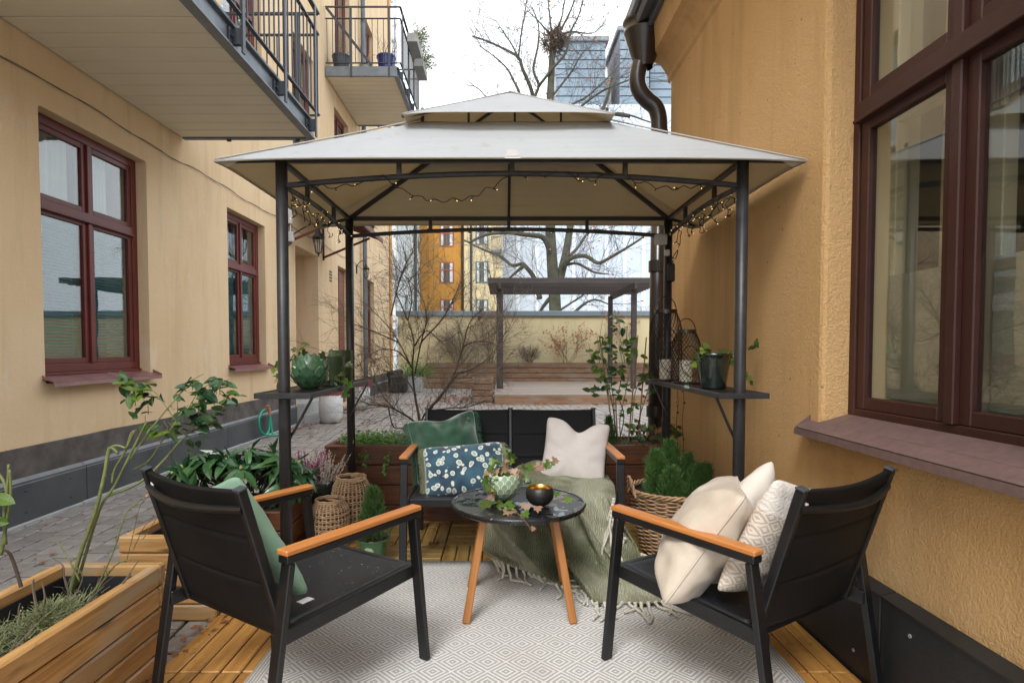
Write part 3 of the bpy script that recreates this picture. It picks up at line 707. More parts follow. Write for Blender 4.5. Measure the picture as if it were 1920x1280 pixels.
# balconies
def balcony(y0, y1, z, xo, rail_far=True, rail_near=True):
    b = MB(); b.span((XL+.01,y0+.02,z+.05), (xo-.05,y1-.02,z+.14)); b_ = obj('balcony', b, MT['dim'], house)
    n_ = round((y1-y0)/.2); L = (y1-y0)/n_
    for k in range(n_):
        s = MB(); s.span((XL+.012, y0+L*k+.005, z), (xo-.055, y0+L*(k+1)-.005, z+.03), .008); obj('soffit_board', s, MT['soffit'], b_)
    for name, p, q in (('edge_beam', (xo-.05,y0,z-.015), (xo-.0,y1,z+.17)), ('edge_beam', (XL+.02,y0-.05,z-.015), (xo,y0-.001,z+.17)), ('edge_beam', (XL+.02,y1+.001,z-.015), (xo,y1+.05,z+.17))):
        s = MB(); s.span(p, q, .003); obj(name, s, MT['steel'], b_)
    s = MB(); s.span((xo,y0-.03,z+.15), (xo+.035,y1+.03,z+.17)); s.span((xo,y0-.03,z-.015), (xo+.035,y1+.03,z+.0)); obj('beam_flange', s, MT['steel'], b_)
    r0 = z+.24; r1 = z+1.08; r2 = z+1.30; xr = xo+.075
    for zz in (r0, r1): s = MB(); s.bar((xr,y0-.03,zz), (xr,y1+.03,zz), .035, .012); obj('rail', s, MT['rail'], b_)
    s = MB(); s.bar((xr,y0-.03,r2), (xr,y1+.03,r2), .045, .02); obj('handrail', s, MT['rail'], b_)
    bm_ = MB().box((0,0,(r1-r0)/2), (.012,.012,r1-r0)).mesh('baluster', MT['rail'])
    pm_ = MB().box((0,0,(r2-r0+.28)/2-.28), (.014,.045,r2-r0+.28)).mesh('rail_post', MT['rail'])
    n_ = int((y1-y0)/.105)
    for k in range(n_+1):
        y = y0+(y1-y0)*k/n_
        obj('baluster', bm_, None, b_, mat4=Matrix.Translation((xr,y,r0)))
    k = int((y1-y0)/1.1)+1
    for q in range(k+1):
        y = y0+.12+(y1-y0-.24)*q/k
        obj('rail_post', pm_, None, b_, mat4=Matrix.Translation((xr+.016,y,r0)))
        s = MB(); s.span((xo,y-.07,z+.0), (xo+.018,y+.07,z+.13), .002); s.span((xo+.018,y-.018,z+.02), (xr+.01,y+.018,z+.14), .002)
        for e in (-.045, .045): s.tube([(xo+.018,y+e,z+.07), (xo+.035,y+e,z+.07)], .014, n=6)
        obj('bracket', s, MT['rail'], b_)
    for on, ye in ((rail_near, y0-.03), (rail_far, y1+.03)):
        if not on: continue
        for zz, h in ((r0,.012), (r1,.012), (r2,.02)): s = MB(); s.bar((XL+.02,ye,zz), (xr,ye,zz), .035, h); obj('rail', s, MT['rail'], b_)
        n2 = int((xr-XL)/.105)
        for k in range(n2): obj('baluster', bm_, None, b_, mat4=Matrix.Translation((XL+.05+(xr-XL-.05)*k/n2, ye, r0)))
        for q in (.35, .85):
            obj('rail_post', pm_, None, b_, mat4=Matrix.Translation((XL+(xr-XL)*q,ye-.016,r0)) @ Matrix.Rotation(R(90),4,'Z'))
    return b_
balcony(2.6, 6.24, 3.45, -2.02)
b2 = balcony(11.42, 13.86, 6.48, -2.02)
s = MB(); s.bar((XL+.05,11.37,7.75), (-2.5,11.37,6.66), .02, .05); obj('stay_bar', s, MT['rail'], b2)

# ------------------------------------------------------------------ right house
XR = 1.37
rh = thing('ochre_house', 'ochre roughcast house with brown casement window and dark downpipe along the right side', 'building', (XR+.3, 2, 0))
P2 = lambda u, v, n: V((XR+n, u, v))
mb = MB(); slab(mb, -3, 4.75, -.06, 3.75, [(1.34,2.48,.87,2.98)], P2, .35)
wr = obj('wall', mb, MT['wall_right'], rh); weld(wr)
bv = wr.modifiers.new('soft', 'BEVEL'); bv.width = .02; bv.segments = 2; bv.limit_method = 'ANGLE'; bv.angle_limit = R(50)
mb = MB(); mb.span((XR+.35,4.4,-.06), (6,4.75,3.75)); mb.span((6,-3,-.06), (6.3,4.75,3.75)); mb.span((XR+.35,-3,-.06), (6,-2.7,3.75)); obj('end_wall', mb, MT['wall_right'], rh)
mb = MB(); mb.span((XR+.36,-2.6,.0), (5.9,4.35,.05)); mb.span((XR+.36,-2.6,3.3), (5.9,4.35,3.4)); mb.span((XR+1.35,-2.6,.05), (XR+1.4,4.35,3.3)); mb.span((XR+.36,2.9,.05), (XR+1.35,2.95,3.3)); obj('room_wall', mb, MT['room'], rh)
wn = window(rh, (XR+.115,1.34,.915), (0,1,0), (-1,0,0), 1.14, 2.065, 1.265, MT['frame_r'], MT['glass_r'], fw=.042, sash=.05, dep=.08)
# inner casement, reveal and frosted film behind the outer glass
mb = MB()
for a, b in ((1.36,1.40), (1.88,1.94), (2.39,2.43)): mb.span((XR+.24,a,.93), (XR+.29,b,2.96), .004)
for c, d in ((.93,1.0), (2.12,2.24), (2.9,2.97)): mb.span((XR+.242,1.4,c), (XR+.288,2.39,d), .004)
obj('inner_frame', mb, MT['cream_paint'], wn)
mb = MB(); mb.span((XR+.22,1.40,1.0), (XR+.224,1.88,1.50)); mb.span((XR+.22,1.94,1.0), (XR+.224,2.39,1.50)); obj('frosted_film', mb, MT['film'], wn)
mb = MB(); mb.span((XR+.17,2.425,.9), (XR+.36,2.47,2.97)); mb.span((XR+.17,1.35,.9), (XR+.36,2.42,.93)); obj('inner_reveal', mb, MT['cream_paint'], wn)
mb = MB()
for q in range(9): y = 2.36-q*.028; mb.tube([(XR+.42+.02*math.sin(q*2.1),y,.95), (XR+.42+.02*math.sin(q*2.1+.5),y,2.95)], .019, n=6)
obj('curtain', mb, MT['cream_paint'], wn, kind='stuff')
s = MB(); a, b = 1.24, 2.56
s.quad((XR+.115,1.345,.918), (XR+.115,2.475,.918), (XR-.003,2.475,.884), (XR-.003,1.345,.884)); s.quad((XR-.003,a,.884), (XR-.003,b,.884), (XR-.065,b,.855), (XR-.065,a,.855)); s.quad((XR-.065,a,.855), (XR-.065,b,.855), (XR-.068,b,.828), (XR-.068,a,.828))
s.quad((XR-.003,b,.884), (XR-.065,b,.855), (XR-.065,b,.863), (XR-.003,b,.912))
q = obj('window_sill', s, MT['sill_r'], rh); md = q.modifiers.new('t', 'SOLIDIFY'); md.thickness = .006
yb = -2.9
while yb < 4.7:
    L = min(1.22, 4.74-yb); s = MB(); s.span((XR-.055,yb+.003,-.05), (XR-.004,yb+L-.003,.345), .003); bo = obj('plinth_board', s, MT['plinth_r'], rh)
    e = MB(); e.obox((XR-.028,yb+L/2,.352), (.031,0,.006), (0,L/2-.003,0), (-.0004,0,.004)); obj('cap_strip', e, MT['plinth_r'], bo)
    e = MB()
    for sy in (.12, .5, .88):
        for sz in (.08, .28): e.tube([(XR-.054,yb+L*sy,sz), (XR-.0585,yb+L*sy,sz)], .007, n=8)
    obj('screw', e, MT['plinth_edge'], bo, kind='stuff'); yb += 1.22
prof = [(XR,3.36), (XR-.018,3.38), (XR-.018,3.42), (XR-.035,3.45), (XR-.07,3.50), (XR-.12,3.53), (XR-.16,3.54), (XR-.165,3.56), (XR-.17,3.60), (XR-.20,3.74), (XR+.1,3.76)]
mb = MB()
for (x0, z0), (x1, z1) in zip(prof, prof[1:]): mb.quad((x0,-3,z0), (x0,4.80,z0), (x1,4.80,z1), (x1,-3,z1))
i0 = len(mb.v); mb.v += [V((x,4.80,z)) for x, z in prof]; mb.f.append(tuple(range(i0, i0+len(prof)))); mb.m.append(0)
obj('cornice', mb, MT['wall_right'], rh)
mb = MB(); mb.obox((3.0,.95,4.47), (1.95,0,.72), (0,4.0,0), (-.01,0,.02)); mb.span((XR-.235,-3,3.70), (XR-.205,4.90,3.80), .003); obj('roof', mb, MT['roof_metal'], rh)
mb = MB(); mb.span((XR-.36,-3,3.80), (XR-.24,4.86,3.92), .02); obj('gutter', mb, MT['roof_metal'], rh)
px_, py_ = 1.141, 4.72
mb = MB(); mb.lathe([(.0,3.79), (.158,3.80), (.172,3.81), (.17,3.79), (.160,3.775), (.157,3.73), (.163,3.725), (.160,3.715), (.15,3.69), (.09,3.50), (.075,3.47), (.07,3.45)], 28, (px_,py_,0)); obj('hopper', mb, MT['pipe'], rh, smooth=True)
path = smoothpath([(px_-.02,py_,3.52), (px_-.045,py_,3.42), (px_-.05,py_,3.33), (px_-.02,py_+.01,3.26), (px_+.04,py_+.02,3.20), (px_+.10,py_+.02,3.15), (px_+.13,py_+.03,3.07), (px_+.135,py_+.03,2.98), (px_+.135,py_+.03,2.88)], 5)
mb = MB(); mb.tube(path, .066, n=18); mb.tube([(px_+.14,py_+.03,2.95), (px_+.12,py_+.03,-.03)], .060, n=18); pd_ = obj('downpipe', mb, MT['pipe'], rh, smooth=True)
for z in (2.92, 1.88, .7): mb = MB(); mb.tube([(px_+.137-.02*(2.95-z)/2.95,py_+.03,z-.05), (px_+.137-.02*(2.95-z)/2.95,py_+.03,z+.04)], .07, n=18); obj('pipe_collar', mb, MT['pipe'], pd_)
mb = MB(); mb.bar((px_+.2,py_+.0,1.9), (XR+.02,py_-.12,1.9), .012, .012); obj('wall_hook', mb, MT['pipe'], pd_)

# ------------------------------------------------------------------ garden wall, pergola, far planters
gw = thing('garden_wall', 'pale yellow garden wall with grey sheet metal cap closing the courtyard', 'wall', (1.5, 19.2, 0))
mb = MB(); mb.span((-3.38,19.05,-.06), (9,19.35,2.30)); obj('wall', mb, MT['garden_wall'], gw)
mb = MB(); mb.span((-3.45,18.97,2.29), (9.1,19.43,2.46), .01); obj('wall_cap', mb, MT['blue_bld'], gw)
# raised far deck
fd = obj('raised_deck', MB().span((-.13,13.0,-.05), (6.6,18.2,.16)), MT['deck_far'], kind='structure')
k = 0; y = 12.98
while y < 18.2: plank(fd, (-.16,y+.07,.176), (6.6,y+.07,.176), .135, .028, MT['deck_far'], d=0); y += .142
plank(fd, (-.15,12.965,.06), (6.6,12.965,.06), .03, .19, MT['planter_far'], name='fascia_board', up=(0,0,1))
pg = thing('pergola', 'dark weathered timber pergola over the raised deck by the garden wall', 'pergola', (1.7,16.2,.19))
for x, y, wd in ((-.04,15.0,.17), (3.42,15.0,.13), (-.04,17.6,.13), (3.30,17.6,.13)):
    s = MB(); s.span((x-wd/2,y-.065,.19), (x+wd/2,y+.065,2.80), .01); obj('post', s, MT['pergola'], pg)
for x in (-.04, 3.38): plank(pg, (x,14.6,2.80), (x,18.0,2.80), .07, .16, MT['pergola'], 'side_beam')
y = 14.72
while y < 18.0: plank(pg, (-.34,y,2.94), (4.1,y,2.94), .05, .14, MT['pergola'], 'rafter'); y += .30

def planter(name, label, x0, x1, y0, y1, z0, z1, nb, mat, t=.035, soil=.08, group=None, front_only=False, cornerpost=None):
    p = thing(name, label, 'planter', ((x0+x1)/2, (y0+y1)/2, z0), group=group)
    h = (z1-z0)/nb
    for k in range(nb):
        zc = z0+h*(k+.5)
        for a, b in (((x0,y0+t/2,zc),(x1,y0+t/2,zc)), ((x0,y1-t/2,zc),(x1,y1-t/2,zc)), ((x0+t/2,y0+t+.001,zc),(x0+t/2,y1-t-.001,zc)), ((x1-t/2,y0+t+.001,zc),(x1-t/2,y1-t-.001,zc))):
            plank(p, a, b, t, round(h-(.004 if y0 < 10 else .014),4), mat, 'board', d=.007)
    s = MB(); e = .003; q = .006
    for a, b in (((x0+t+e,y0+t+e),(x1-t-e,y0+t+e+q)), ((x0+t+e,y1-t-e-q),(x1-t-e,y1-t-e)), ((x0+t+e,y0+t+e+q),(x0+t+e+q,y1-t-e-q)), ((x1-t-e-q,y0+t+e+q),(x1-t-e,y1-t-e-q))): s.span((*a,z0), (*b,z1-.04))
    s.span((x0+t+e,y0+t+e,z0+.01), (x1-t-e,y1-t-e,z0+.02)); obj('liner', s, MT['liner'], p)
    s = MB(); X0, X1, Y0, Y1 = x0+t+.01, x1-t-.01, y0+t+.01, y1-t-.01
    s.grid(lambda u, v: (X0+(X1-X0)*u, Y0+(Y1-Y0)*v, z1-soil+.02*noise.noise(V((u*(X1-X0)*9, v*(Y1-Y0)*9, x0)))), max(4, int((X1-X0)/.05)), max(4, int((Y1-Y0)/.05)))
    obj('soil', s, MT['dirt'], p, smooth=True)
    return p
planter('long_planter', 'long weathered board planter along the garden wall behind the pergola deck', -2.38, 6.2, 18.3, 18.95, -.03, .78, 5, MT['planter_far'])
planter('square_planter', 'small square pine planter standing left of the raised deck', -.68, -.20, 13.4, 13.9, -.03, .54, 4, MT['planter_far'])
planter('back_planter', 'dark stained board planter left behind the sofa with trailing ivy', -1.235, -.04, 4.02, 4.46, -.03, .535, 4, MT['planter_old'], soil=.04)
planter('back_planter', 'dark stained board planter right behind the sofa with staked rose', -.02, 1.21, 4.02, 4.46, -.03, .535, 4, MT['planter_old'], soil=.04)
planter('pine_planter', 'new oiled pine planter nearest the lower left corner with thorny rose', -1.70, -1.295, 1.20, 2.21, -.03, .385, 5, MT['planter_new'], t=.042, soil=.11)
planter('pine_planter', 'new oiled pine planter beyond the nearest one, behind the left chair', -1.726, -1.29, 2.58, 3.12, -.03, .36, 5, MT['planter_new'], t=.042, soil=.09)
planter('rhododendron_planter', 'old dark board planter holding the rhododendron left of the gazebo post', -1.85, -1.20, 3.16, 3.60, -.03, .31, 3, MT['planter_old'], t=.035, soil=.03)

# ------------------------------------------------------------------ far buildings
def far_building(name, label, x0, x1, y, z1, mat, wins, wm, depth=9, extra=None, ncol=2):
    b = thing(name, label, 'building', ((x0+x1)/2, y, 0))
    s = MB(); s.span((x0,y,-.1), (x1,y+depth,z1)); obj('wall', s, mat, b)
    for (a, c, z0, z2) in wins:
        w0 = window(b, (a,y-.03,z0), (1,0,0), (0,-1,0), c-a, z2-z0, (z2-z0)*.62, wm, MT['glass'], fw=.11, ncol=ncol, small=True, dep=.02)
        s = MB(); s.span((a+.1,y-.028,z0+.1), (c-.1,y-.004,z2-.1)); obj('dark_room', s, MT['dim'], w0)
        s = MB(); s.span((a+.12,y-.034,z0+.1), (a+.3,y-.029,z2-.1)); s.span((c-.34,y-.034,z0+.1), (c-.12,y-.029,z2-.1)); obj('curtain', s, MT['curtain'], w0)
    return b
MT['red_far'] = simple('red_brown_far_frame', (.30,.07,.04), (.34,.09,.05), 1, .5)
MT['green_far'] = simple('green_far_frame', (.10,.17,.14), (.13,.20,.17), 1, .5)
X = lambda px, y: (px-CX)*y/F
Z_ = lambda py, y: CAMH+(655-py)*y/F
Y1 = 46.0
ow = [(X(825,Y1), X(852,Y1), Z_(p+40,Y1), Z_(p,Y1)) for p in (424, 492, 561, 356, 288)]
ob = far_building('orange_building', 'deep orange apartment building with red framed windows beyond the garden wall', X(778,Y1), X(871,Y1), Y1, 17, MT['orange'], ow, MT['red_far'])
s = MB(); s.tube([(X(867,Y1),Y1-.1,0), (X(867,Y1),Y1-.1,17)], .09); obj('downpipe', s, MT['pipe'], ob)
s = MB(); s.span((X(812,Y1)-.3,Y1-.06,0), (X(812,Y1),Y1-.005,17)); obj('wall_pilaster', s, MT['orange'], ob)
cw = [(X(892,Y1), X(916,Y1), Z_(p+40,Y1), Z_(p,Y1)) for p in (422, 492, 562, 352, 284)]
cb = far_building('cream_building', 'cream apartment building with green framed windows right of the orange one', X(871.3,Y1), X(942,Y1), Y1-.3, 17.5, MT['cream_far'], [(a,b,c,d) for a,b,c,d in cw], MT['green_far'])
s = MB(); s.tube([(X(884,Y1),Y1-.4,0), (X(884,Y1),Y1-.4,17)], .09); obj('downpipe', s, MT['lamp_black'], cb)
s = MB(); a, c = X(922,Y1), X(940,Y1); s.span((a,Y1-1.1,Z_(478,Y1)), (c,Y1-.31,Z_(474,Y1))); bb = obj('balcony', s, MT['roof_metal'], cb)
for q in range(9): s = MB(); s.bar((a+(c-a)*q/8,Y1-1.1,Z_(474,Y1)), (a+(c-a)*q/8,Y1-1.1,Z_(450,Y1)), .03, .03); obj('baluster', s, MT['rail'], bb)
s = MB(); s.bar((a,Y1-1.1,Z_(450,Y1)), (c,Y1-1.1,Z_(450,Y1)), .05, .05); s.bar((a,Y1-1.1,Z_(450,Y1)), (a,Y1-.31,Z_(450,Y1)), .05, .05); obj('handrail', s, MT['rail'], bb)
# white side building running towards the orange one
wb = thing('white_building', 'grey white rendered building with tiny slit windows behind the left house', 'building', (-6.2, 38, 0))
s = MB(); p0, p1 = V((-5.62,31.5,0)), V((-6.42,45.9,0)); dn = (p1-p0).normalized(); nn_ = V((dn.y,-dn.x,0))
s.obox((p0+p1)/2+V((0,0,6.9))-nn_*2, dn*(p1-p0).length/2, nn_*2, (0,0,7.0)); obj('wall', s, MT['white_far'], wb)
for q in (.30, .62, .9):
    for z in (1.6, 4.1, 6.6, 9.1, 11.6):
        s = MB(); s.obox(p0+dn*(p1-p0).length*(q+.02*(z % 2)) + nn_*.02+V((0,0,z)), dn*.45, nn_*.03, (0,0,.42)); obj('window', s, MT['green_far'], wb)
s = MB(); s.tube([p0+dn*9.5+nn_*.12, p0+dn*9.5+nn_*.12+V((0,0,13.8))], .11); obj('downpipe', s, MT['rail'], wb)
fp = thing('flaking_wall', 'tall narrow wall of flaking white plaster behind the left house', 'wall', (-6.3, 31, 0))
s = MB(); s.span((-6.9,30.6,-.1), (X(743,30.6),31.4,24)); obj('wall', s, MT['flaky'], fp)
# sheeted building with cladded roof towers
Y2 = 50.0
sb = thing('sheeted_building', 'big building wrapped in pale grey scaffold sheeting with blue grey roof towers', 'building', (8, Y2, 0))
s = MB(); s.span((X(941,Y2),Y2,-.1), (X(1420,Y2),Y2+14,Z_(203,Y2))); obj('sheeting', s, MT['wrap'], sb)
for q, p in enumerate((971, 1006, 1075, 1104, 1136, 1170, 1205, 1240)):
    s = MB(); s.span((X(p,Y2)-.16,Y2-.08,0), (X(p,Y2)+.16,Y2-.01,Z_(210,Y2))); obj('sheet_seam', s, MT['wrap_line'], sb)
def tower(xa, xb, top, y, n_, chim=False):
    s = MB(); s.span((X(xa,y),y,Z_(215,y)), (X(xb,y),y+6,Z_(top,y))); t = obj('roof_tower', s, MT['roof_metal'], sb)
    z0, z1 = Z_(205,y), Z_(top+8,y)
    for k in range(n_):
        a, b = z0+(z1-z0)*k/n_, z0+(z1-z0)*(k+1)/n_; s = MB(); s.obox(((X(xa,y)+X(xb,y))/2,y-.05,(a+b)/2), ((X(xb,y)-X(xa,y))/2,0,0), (0,.04,.03), (0,0,(b-a)/2-.06)); obj('cladding_panel', s, MT['blue_bld'], t)
    s = MB(); s.span((X(xa,y)-.25,y-.3,Z_(top+9,y)), (X(xb,y)+.25,y+6.3,Z_(top,y)), .05); obj('tower_cap', s, MT['plinth_edge'], t)
tower(1041, 1132, 82, Y2+2, 7); tower(1158, 1212, 63, Y2+1, 8); tower(1214, 1262, 110, Y2+3, 6)
s = MB(); s.span((X(1132,Y2)+.3,Y2+3,Z_(215,Y2)), (X(1157,Y2)-.1,Y2+7,Z_(124,Y2))); obj('link_wall', s, MT['concrete'], sb)
s = MB(); s.tube([(X(1067,Y2),Y2+3,Z_(84,Y2)), (X(1067,Y2),Y2+3,Z_(70,Y2))], .35, n=12); obj('vent_pipe', s, MT['orange_chim'], sb)

# unseen house added right of the courtyard to darken reflections in the left windows
nh = thing('neighbour_house', 'unseen low cream house added beyond the ochre one for the left window reflections', 'building', (11.5, 12, 0))
s = MB(); slab(s, 5.2, 18.9, -.06, 7.0, [(a, a+1.2, z, z+1.9) for a in (6.5, 9.5, 12.5, 15.5) for z in (1.0, 4.2)], lambda u, v, n: V((9.5+n, u, v)), .4); q = obj('wall', s, MT['garden_wall'], nh); weld(q)
s = MB(); s.span((9.9,5.2,-.06), (14,5.5,7.0)); s.span((9.9,18.6,-.06), (14,18.9,7.0)); s.span((10.3,5.5,-.06), (10.35,18.6,6.9)); s.span((9.2,5.0,7.01), (14.2,19.0,7.25)); obj('roof', s, MT['roof_metal'], nh)
for a in (6.5, 9.5, 12.5, 15.5):
    for z in (1.0, 4.2): window(nh, (9.6,a,z), (0,1,0), (-1,0,0), 1.2, 1.9, 1.25, MT['frame'], MT['glass'], small=True)
# ------------------------------------------------------------------ gazebo
gz = thing('gazebo', 'steel gazebo with double tier off white cloth roof and side shelves over the seating', 'gazebo', (.05, 3.32, 0))
PX0, PX1, PY0, PY1 = -1.02, 1.12, 2.72, 3.92
TOPZ, ARZ = 2.075, 1.96
for x in (PX0, PX1):
    for y in (PY0, PY1):
        s = MB(); s.tube([(x,y,.004), (x,y,TOPZ+.01)], .027, n=20); pp = obj('post', s, MT['post'], gz, smooth=False)
        for f in pp.data.polygons: f.use_smooth = len(f.vertices) == 4
        s = MB(); s.box((x,y,.004), (.12,.12,.007), .002); obj('foot_plate', s, MT['post'], pp)
def beam(p, q, w_=.025, h=.025, name='beam'):
    s = MB(); s.bar(p, q, w_, h, d=.003); return obj(name, s, MT['post'], gz)
def arch(p, q, rise, name='arch_bar'):
    s = MB(); p = V(p); q = V(q); pts = []
    for k in range(17):
        t = k/16; pts.append(p.lerp(q, t)+V((0,0,rise*math.sin(math.pi*t)**.9)))
    s.tube(pts, .0135, n=8); return obj(name, s, MT['post'], gz)
arcpt = lambda p, q, rise, t: V(p).lerp(V(q), t)+V((0,0,rise*math.sin(math.pi*t)**.9))
sides = {'front': ((PX0,PY0),(PX1,PY0),.055,(.255,.5,.745)), 'back': ((PX0,PY1),(PX1,PY1),.045,(.255,.5,.745)), 'left': ((PX0,PY0),(PX0,PY1),.03,(.3,.7)), 'right': ((PX1,PY0),(PX1,PY1),.03,(.3,.7))}
for k, (a, b, rise, ts) in sides.items():
    d = (V((b[0],b[1],0))-V((a[0],a[1],0))).normalized()*.026; d2 = V((0,0,.012))
    beam(V((*a,TOPZ))+d, V((*b,TOPZ))-d)
    arch(V((*a,ARZ))+d, V((*b,ARZ))-d, rise)
    for t in ts: beam(arcpt((*a,ARZ), (*b,ARZ), rise, t), V((*a,TOPZ)).lerp(V((*b,TOPZ)), t), .022, .022, 'strut')
CXg, CYg = (PX0+PX1)/2, (PY0+PY1)/2
U0, U1, V0, V1 = CXg-.46, CXg+.50, CYg-.26, CYg+.26
LZ = 2.385
for x, y, u, v in ((PX0,PY0,U0,V0), (PX1,PY0,U1,V0), (PX0,PY1,U0,V1), (PX1,PY1,U1,V1)):
    beam((x,y,TOPZ), (u,v,LZ-.02), .024, .024, 'hip_rafter')
    beam((u,v,LZ-.03), (u,v,2.455), .016, .016, 'strut')
    beam((CXg+(u-CXg)*1.2,CYg+(v-CYg)*1.35,2.375), (CXg,CYg,2.61), .014, .016, 'top_rafter')
    ex, ey = x+(-.2 if x < 0 else .2), y+(-.08 if y < 3 else .06)
    beam((x,y,TOPZ), (ex, ey, 2.045), .014, .018, 'corner_arm')
for a, b in (((U0,V0),(U1,V0)), ((U0,V1),(U1,V1)), ((U0,V0),(U0,V1)), ((U1,V0),(U1,V1))): beam((*a,LZ-.02), (*b,LZ-.02), .018, .018, 'top_ring')
for t in (.25,.5,.75): beam((U0+(U1-U0)*t,V0,LZ-.02), (U0+(U1-U0)*t,V0,2.44), .012, .012, 'strut')
beam((CXg,PY1,TOPZ), (CXg,V1,LZ-.055), .018, .018, 'mid_rafter'); beam((CXg,PY0,TOPZ), (CXg,V0,LZ-.055), .018, .018, 'mid_rafter')
# cloth roofs
def roof(name, e0, e1, f0, f1, ze, u0, u1, v0, v1, zt, sag, wr, edge_dip=0.0):
    s = MB()
    E = [V((e0,f0,ze)), V((e1,f0,ze)), V((e1,f1,ze)), V((e0,f1,ze))]; T_ = [V((u0,v0,zt)), V((u1,v0,zt)), V((u1,v1,zt)), V((u0,v1,zt))]
    for k in range(4):
        a, b, c, d = E[k], E[(k+1) % 4], T_[(k+1) % 4], T_[k]
        def fn(u, v, a=a, b=b, c=c, d=d, k=k):
            p = a.lerp(b, u).lerp(d.lerp(c, u), v)
            p.z -= sag*math.sin(math.pi*v)*(.35+.65*math.sin(math.pi*u)) + edge_dip*(abs(2*u-1)**6)*(1-v)**3
            p.z -= .0*(1-v)
            mid = math.exp(-((u-.5)/.22)**2)
            p.z += wr*math.sin(v*44+1.5*noise.noise(V((u*3,v*2,k))))*mid*math.sin(math.pi*v)
            p.z += .014*noise.noise(V((p.x*3,p.y*3,k)))*math.sin(math.pi*u)*min(1,v*6)
            return p
        s.grid(fn, 48, 40)
    i0 = None
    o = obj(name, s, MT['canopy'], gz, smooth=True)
    weld(o, .002); md = o.modifiers.new('t', 'SOLIDIFY'); md.thickness = .003
    return o
r1 = roof('lower_canopy', -1.27, 1.35, 2.60, 3.985, 2.052, U0, U1, V0, V1, LZ, .024, .0062, .016)
# hem and corner pockets
s = MB()
for a, b in (((-1.27,2.60),(1.35,2.60)), ((-1.27,3.985),(1.35,3.985)), ((-1.27,2.60),(-1.27,3.985)), ((1.35,2.60),(1.35,3.985))):
    pts = []
    for k in range(41):
        t = k/40; p = V((*a,0)).lerp(V((*b,0)), t); pts.append((p.x, p.y, 2.048-.016*abs(2*t-1)**6))
    s.tube(pts, .0055, n=6)
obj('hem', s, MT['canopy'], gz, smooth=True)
r2 = roof('upper_canopy', CXg-.54, CXg+.515, CYg-.40, CYg+.38, 2.378, CXg-.01, CXg+.01, CYg-.01, CYg+.01, 2.640, .012, 0, .012)
s = MB()
for x, y in ((-1.27,2.60), (1.35,2.60), (-1.27,3.985), (1.35,3.985)):
    sx, sy = (1 if x < 0 else -1), (1 if y < 3 else -1); c = V((x,y,2.034))
    s.tri(c+V((-sx*.004,-sy*.004,.004)), c+V((sx*.13,-sy*.002,.012)), c+V((sx*.05,sy*.02,-.018))); s.tri(c, c+V((-sx*.002,sy*.13,.012)), c+V((sx*.05,sy*.02,-.018)))
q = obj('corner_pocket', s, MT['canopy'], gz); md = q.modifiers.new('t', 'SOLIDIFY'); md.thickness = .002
s = MB(); s.quad((.015,2.598,2.056), (.085,2.598,2.056), (.075,2.594,2.082), (.025,2.594,2.082)); s.quad((.015,2.597,2.052), (.085,2.597,2.052), (.085,2.592,2.044), (.015,2.592,2.044)); obj('hem_tab', s, simple('white_webbing', (.70,.70,.69), (.62,.62,.61), 30, .8), gz)
for k, (E_, T_) in enumerate([((-1.27,2.60,2.040),(U0,V0,LZ)), ((1.35,2.60,2.040),(U1,V0,LZ)), ((-1.27,3.985,2.040),(U0,V1,LZ)), ((1.35,3.985,2.040),(U1,V1,LZ)),
        ((CXg-.54,CYg-.40,2.368),(CXg,CYg,2.64)), ((CXg+.515,CYg-.40,2.368),(CXg,CYg,2.64)), ((CXg-.54,CYg+.38,2.368),(CXg,CYg,2.64)), ((CXg+.515,CYg+.38,2.368),(CXg,CYg,2.64))]):
    s = MB(); sg = .024*.35 if k < 4 else .007
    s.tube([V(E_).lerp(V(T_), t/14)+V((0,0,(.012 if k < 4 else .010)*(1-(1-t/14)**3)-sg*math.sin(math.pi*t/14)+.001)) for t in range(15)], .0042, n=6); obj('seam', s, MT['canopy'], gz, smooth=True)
# shelves
def shelf(x0, x1, y0, y1, z, xp, side):
    s = MB(); s.span((x0+.012,y0+.012,z-.012), (x1-.012,y1-.012,z), .002); sh = obj('shelf', s, MT['black_metal'], gz)
    for p, q in (((x0,y0,z-.022),(x1,y0+.014,z+.004)), ((x0,y1-.014,z-.022),(x1,y1,z+.004)), ((x0,y0+.014,z-.022),(x0+.012,y1-.014,z+.004)), ((x1-.012,y0+.014,z-.022),(x1,y1-.014,z+.004))):
        e = MB(); e.span(p, q, .002); obj('shelf_rim', e, MT['post'], sh)
    for y in (PY0, PY1):
        xo = xp+side*.0
        e = MB(); e.bar((xp,y+(.03 if y < 3 else -.03),z-.24), (x0+.02 if abs(x0-xp) > abs(x1-xp) else x1-.02,y+(.03 if y < 3 else -.03),z-.018), .02, .008); obj('shelf_bracket', e, MT['post'], sh)
    return sh
ZS = .995
shelf(-1.14, -.875, 2.66, 3.78, ZS, PX0, -1)
shelf(1.0, 1.235, 2.66, 4.02, ZS, PX1, 1)

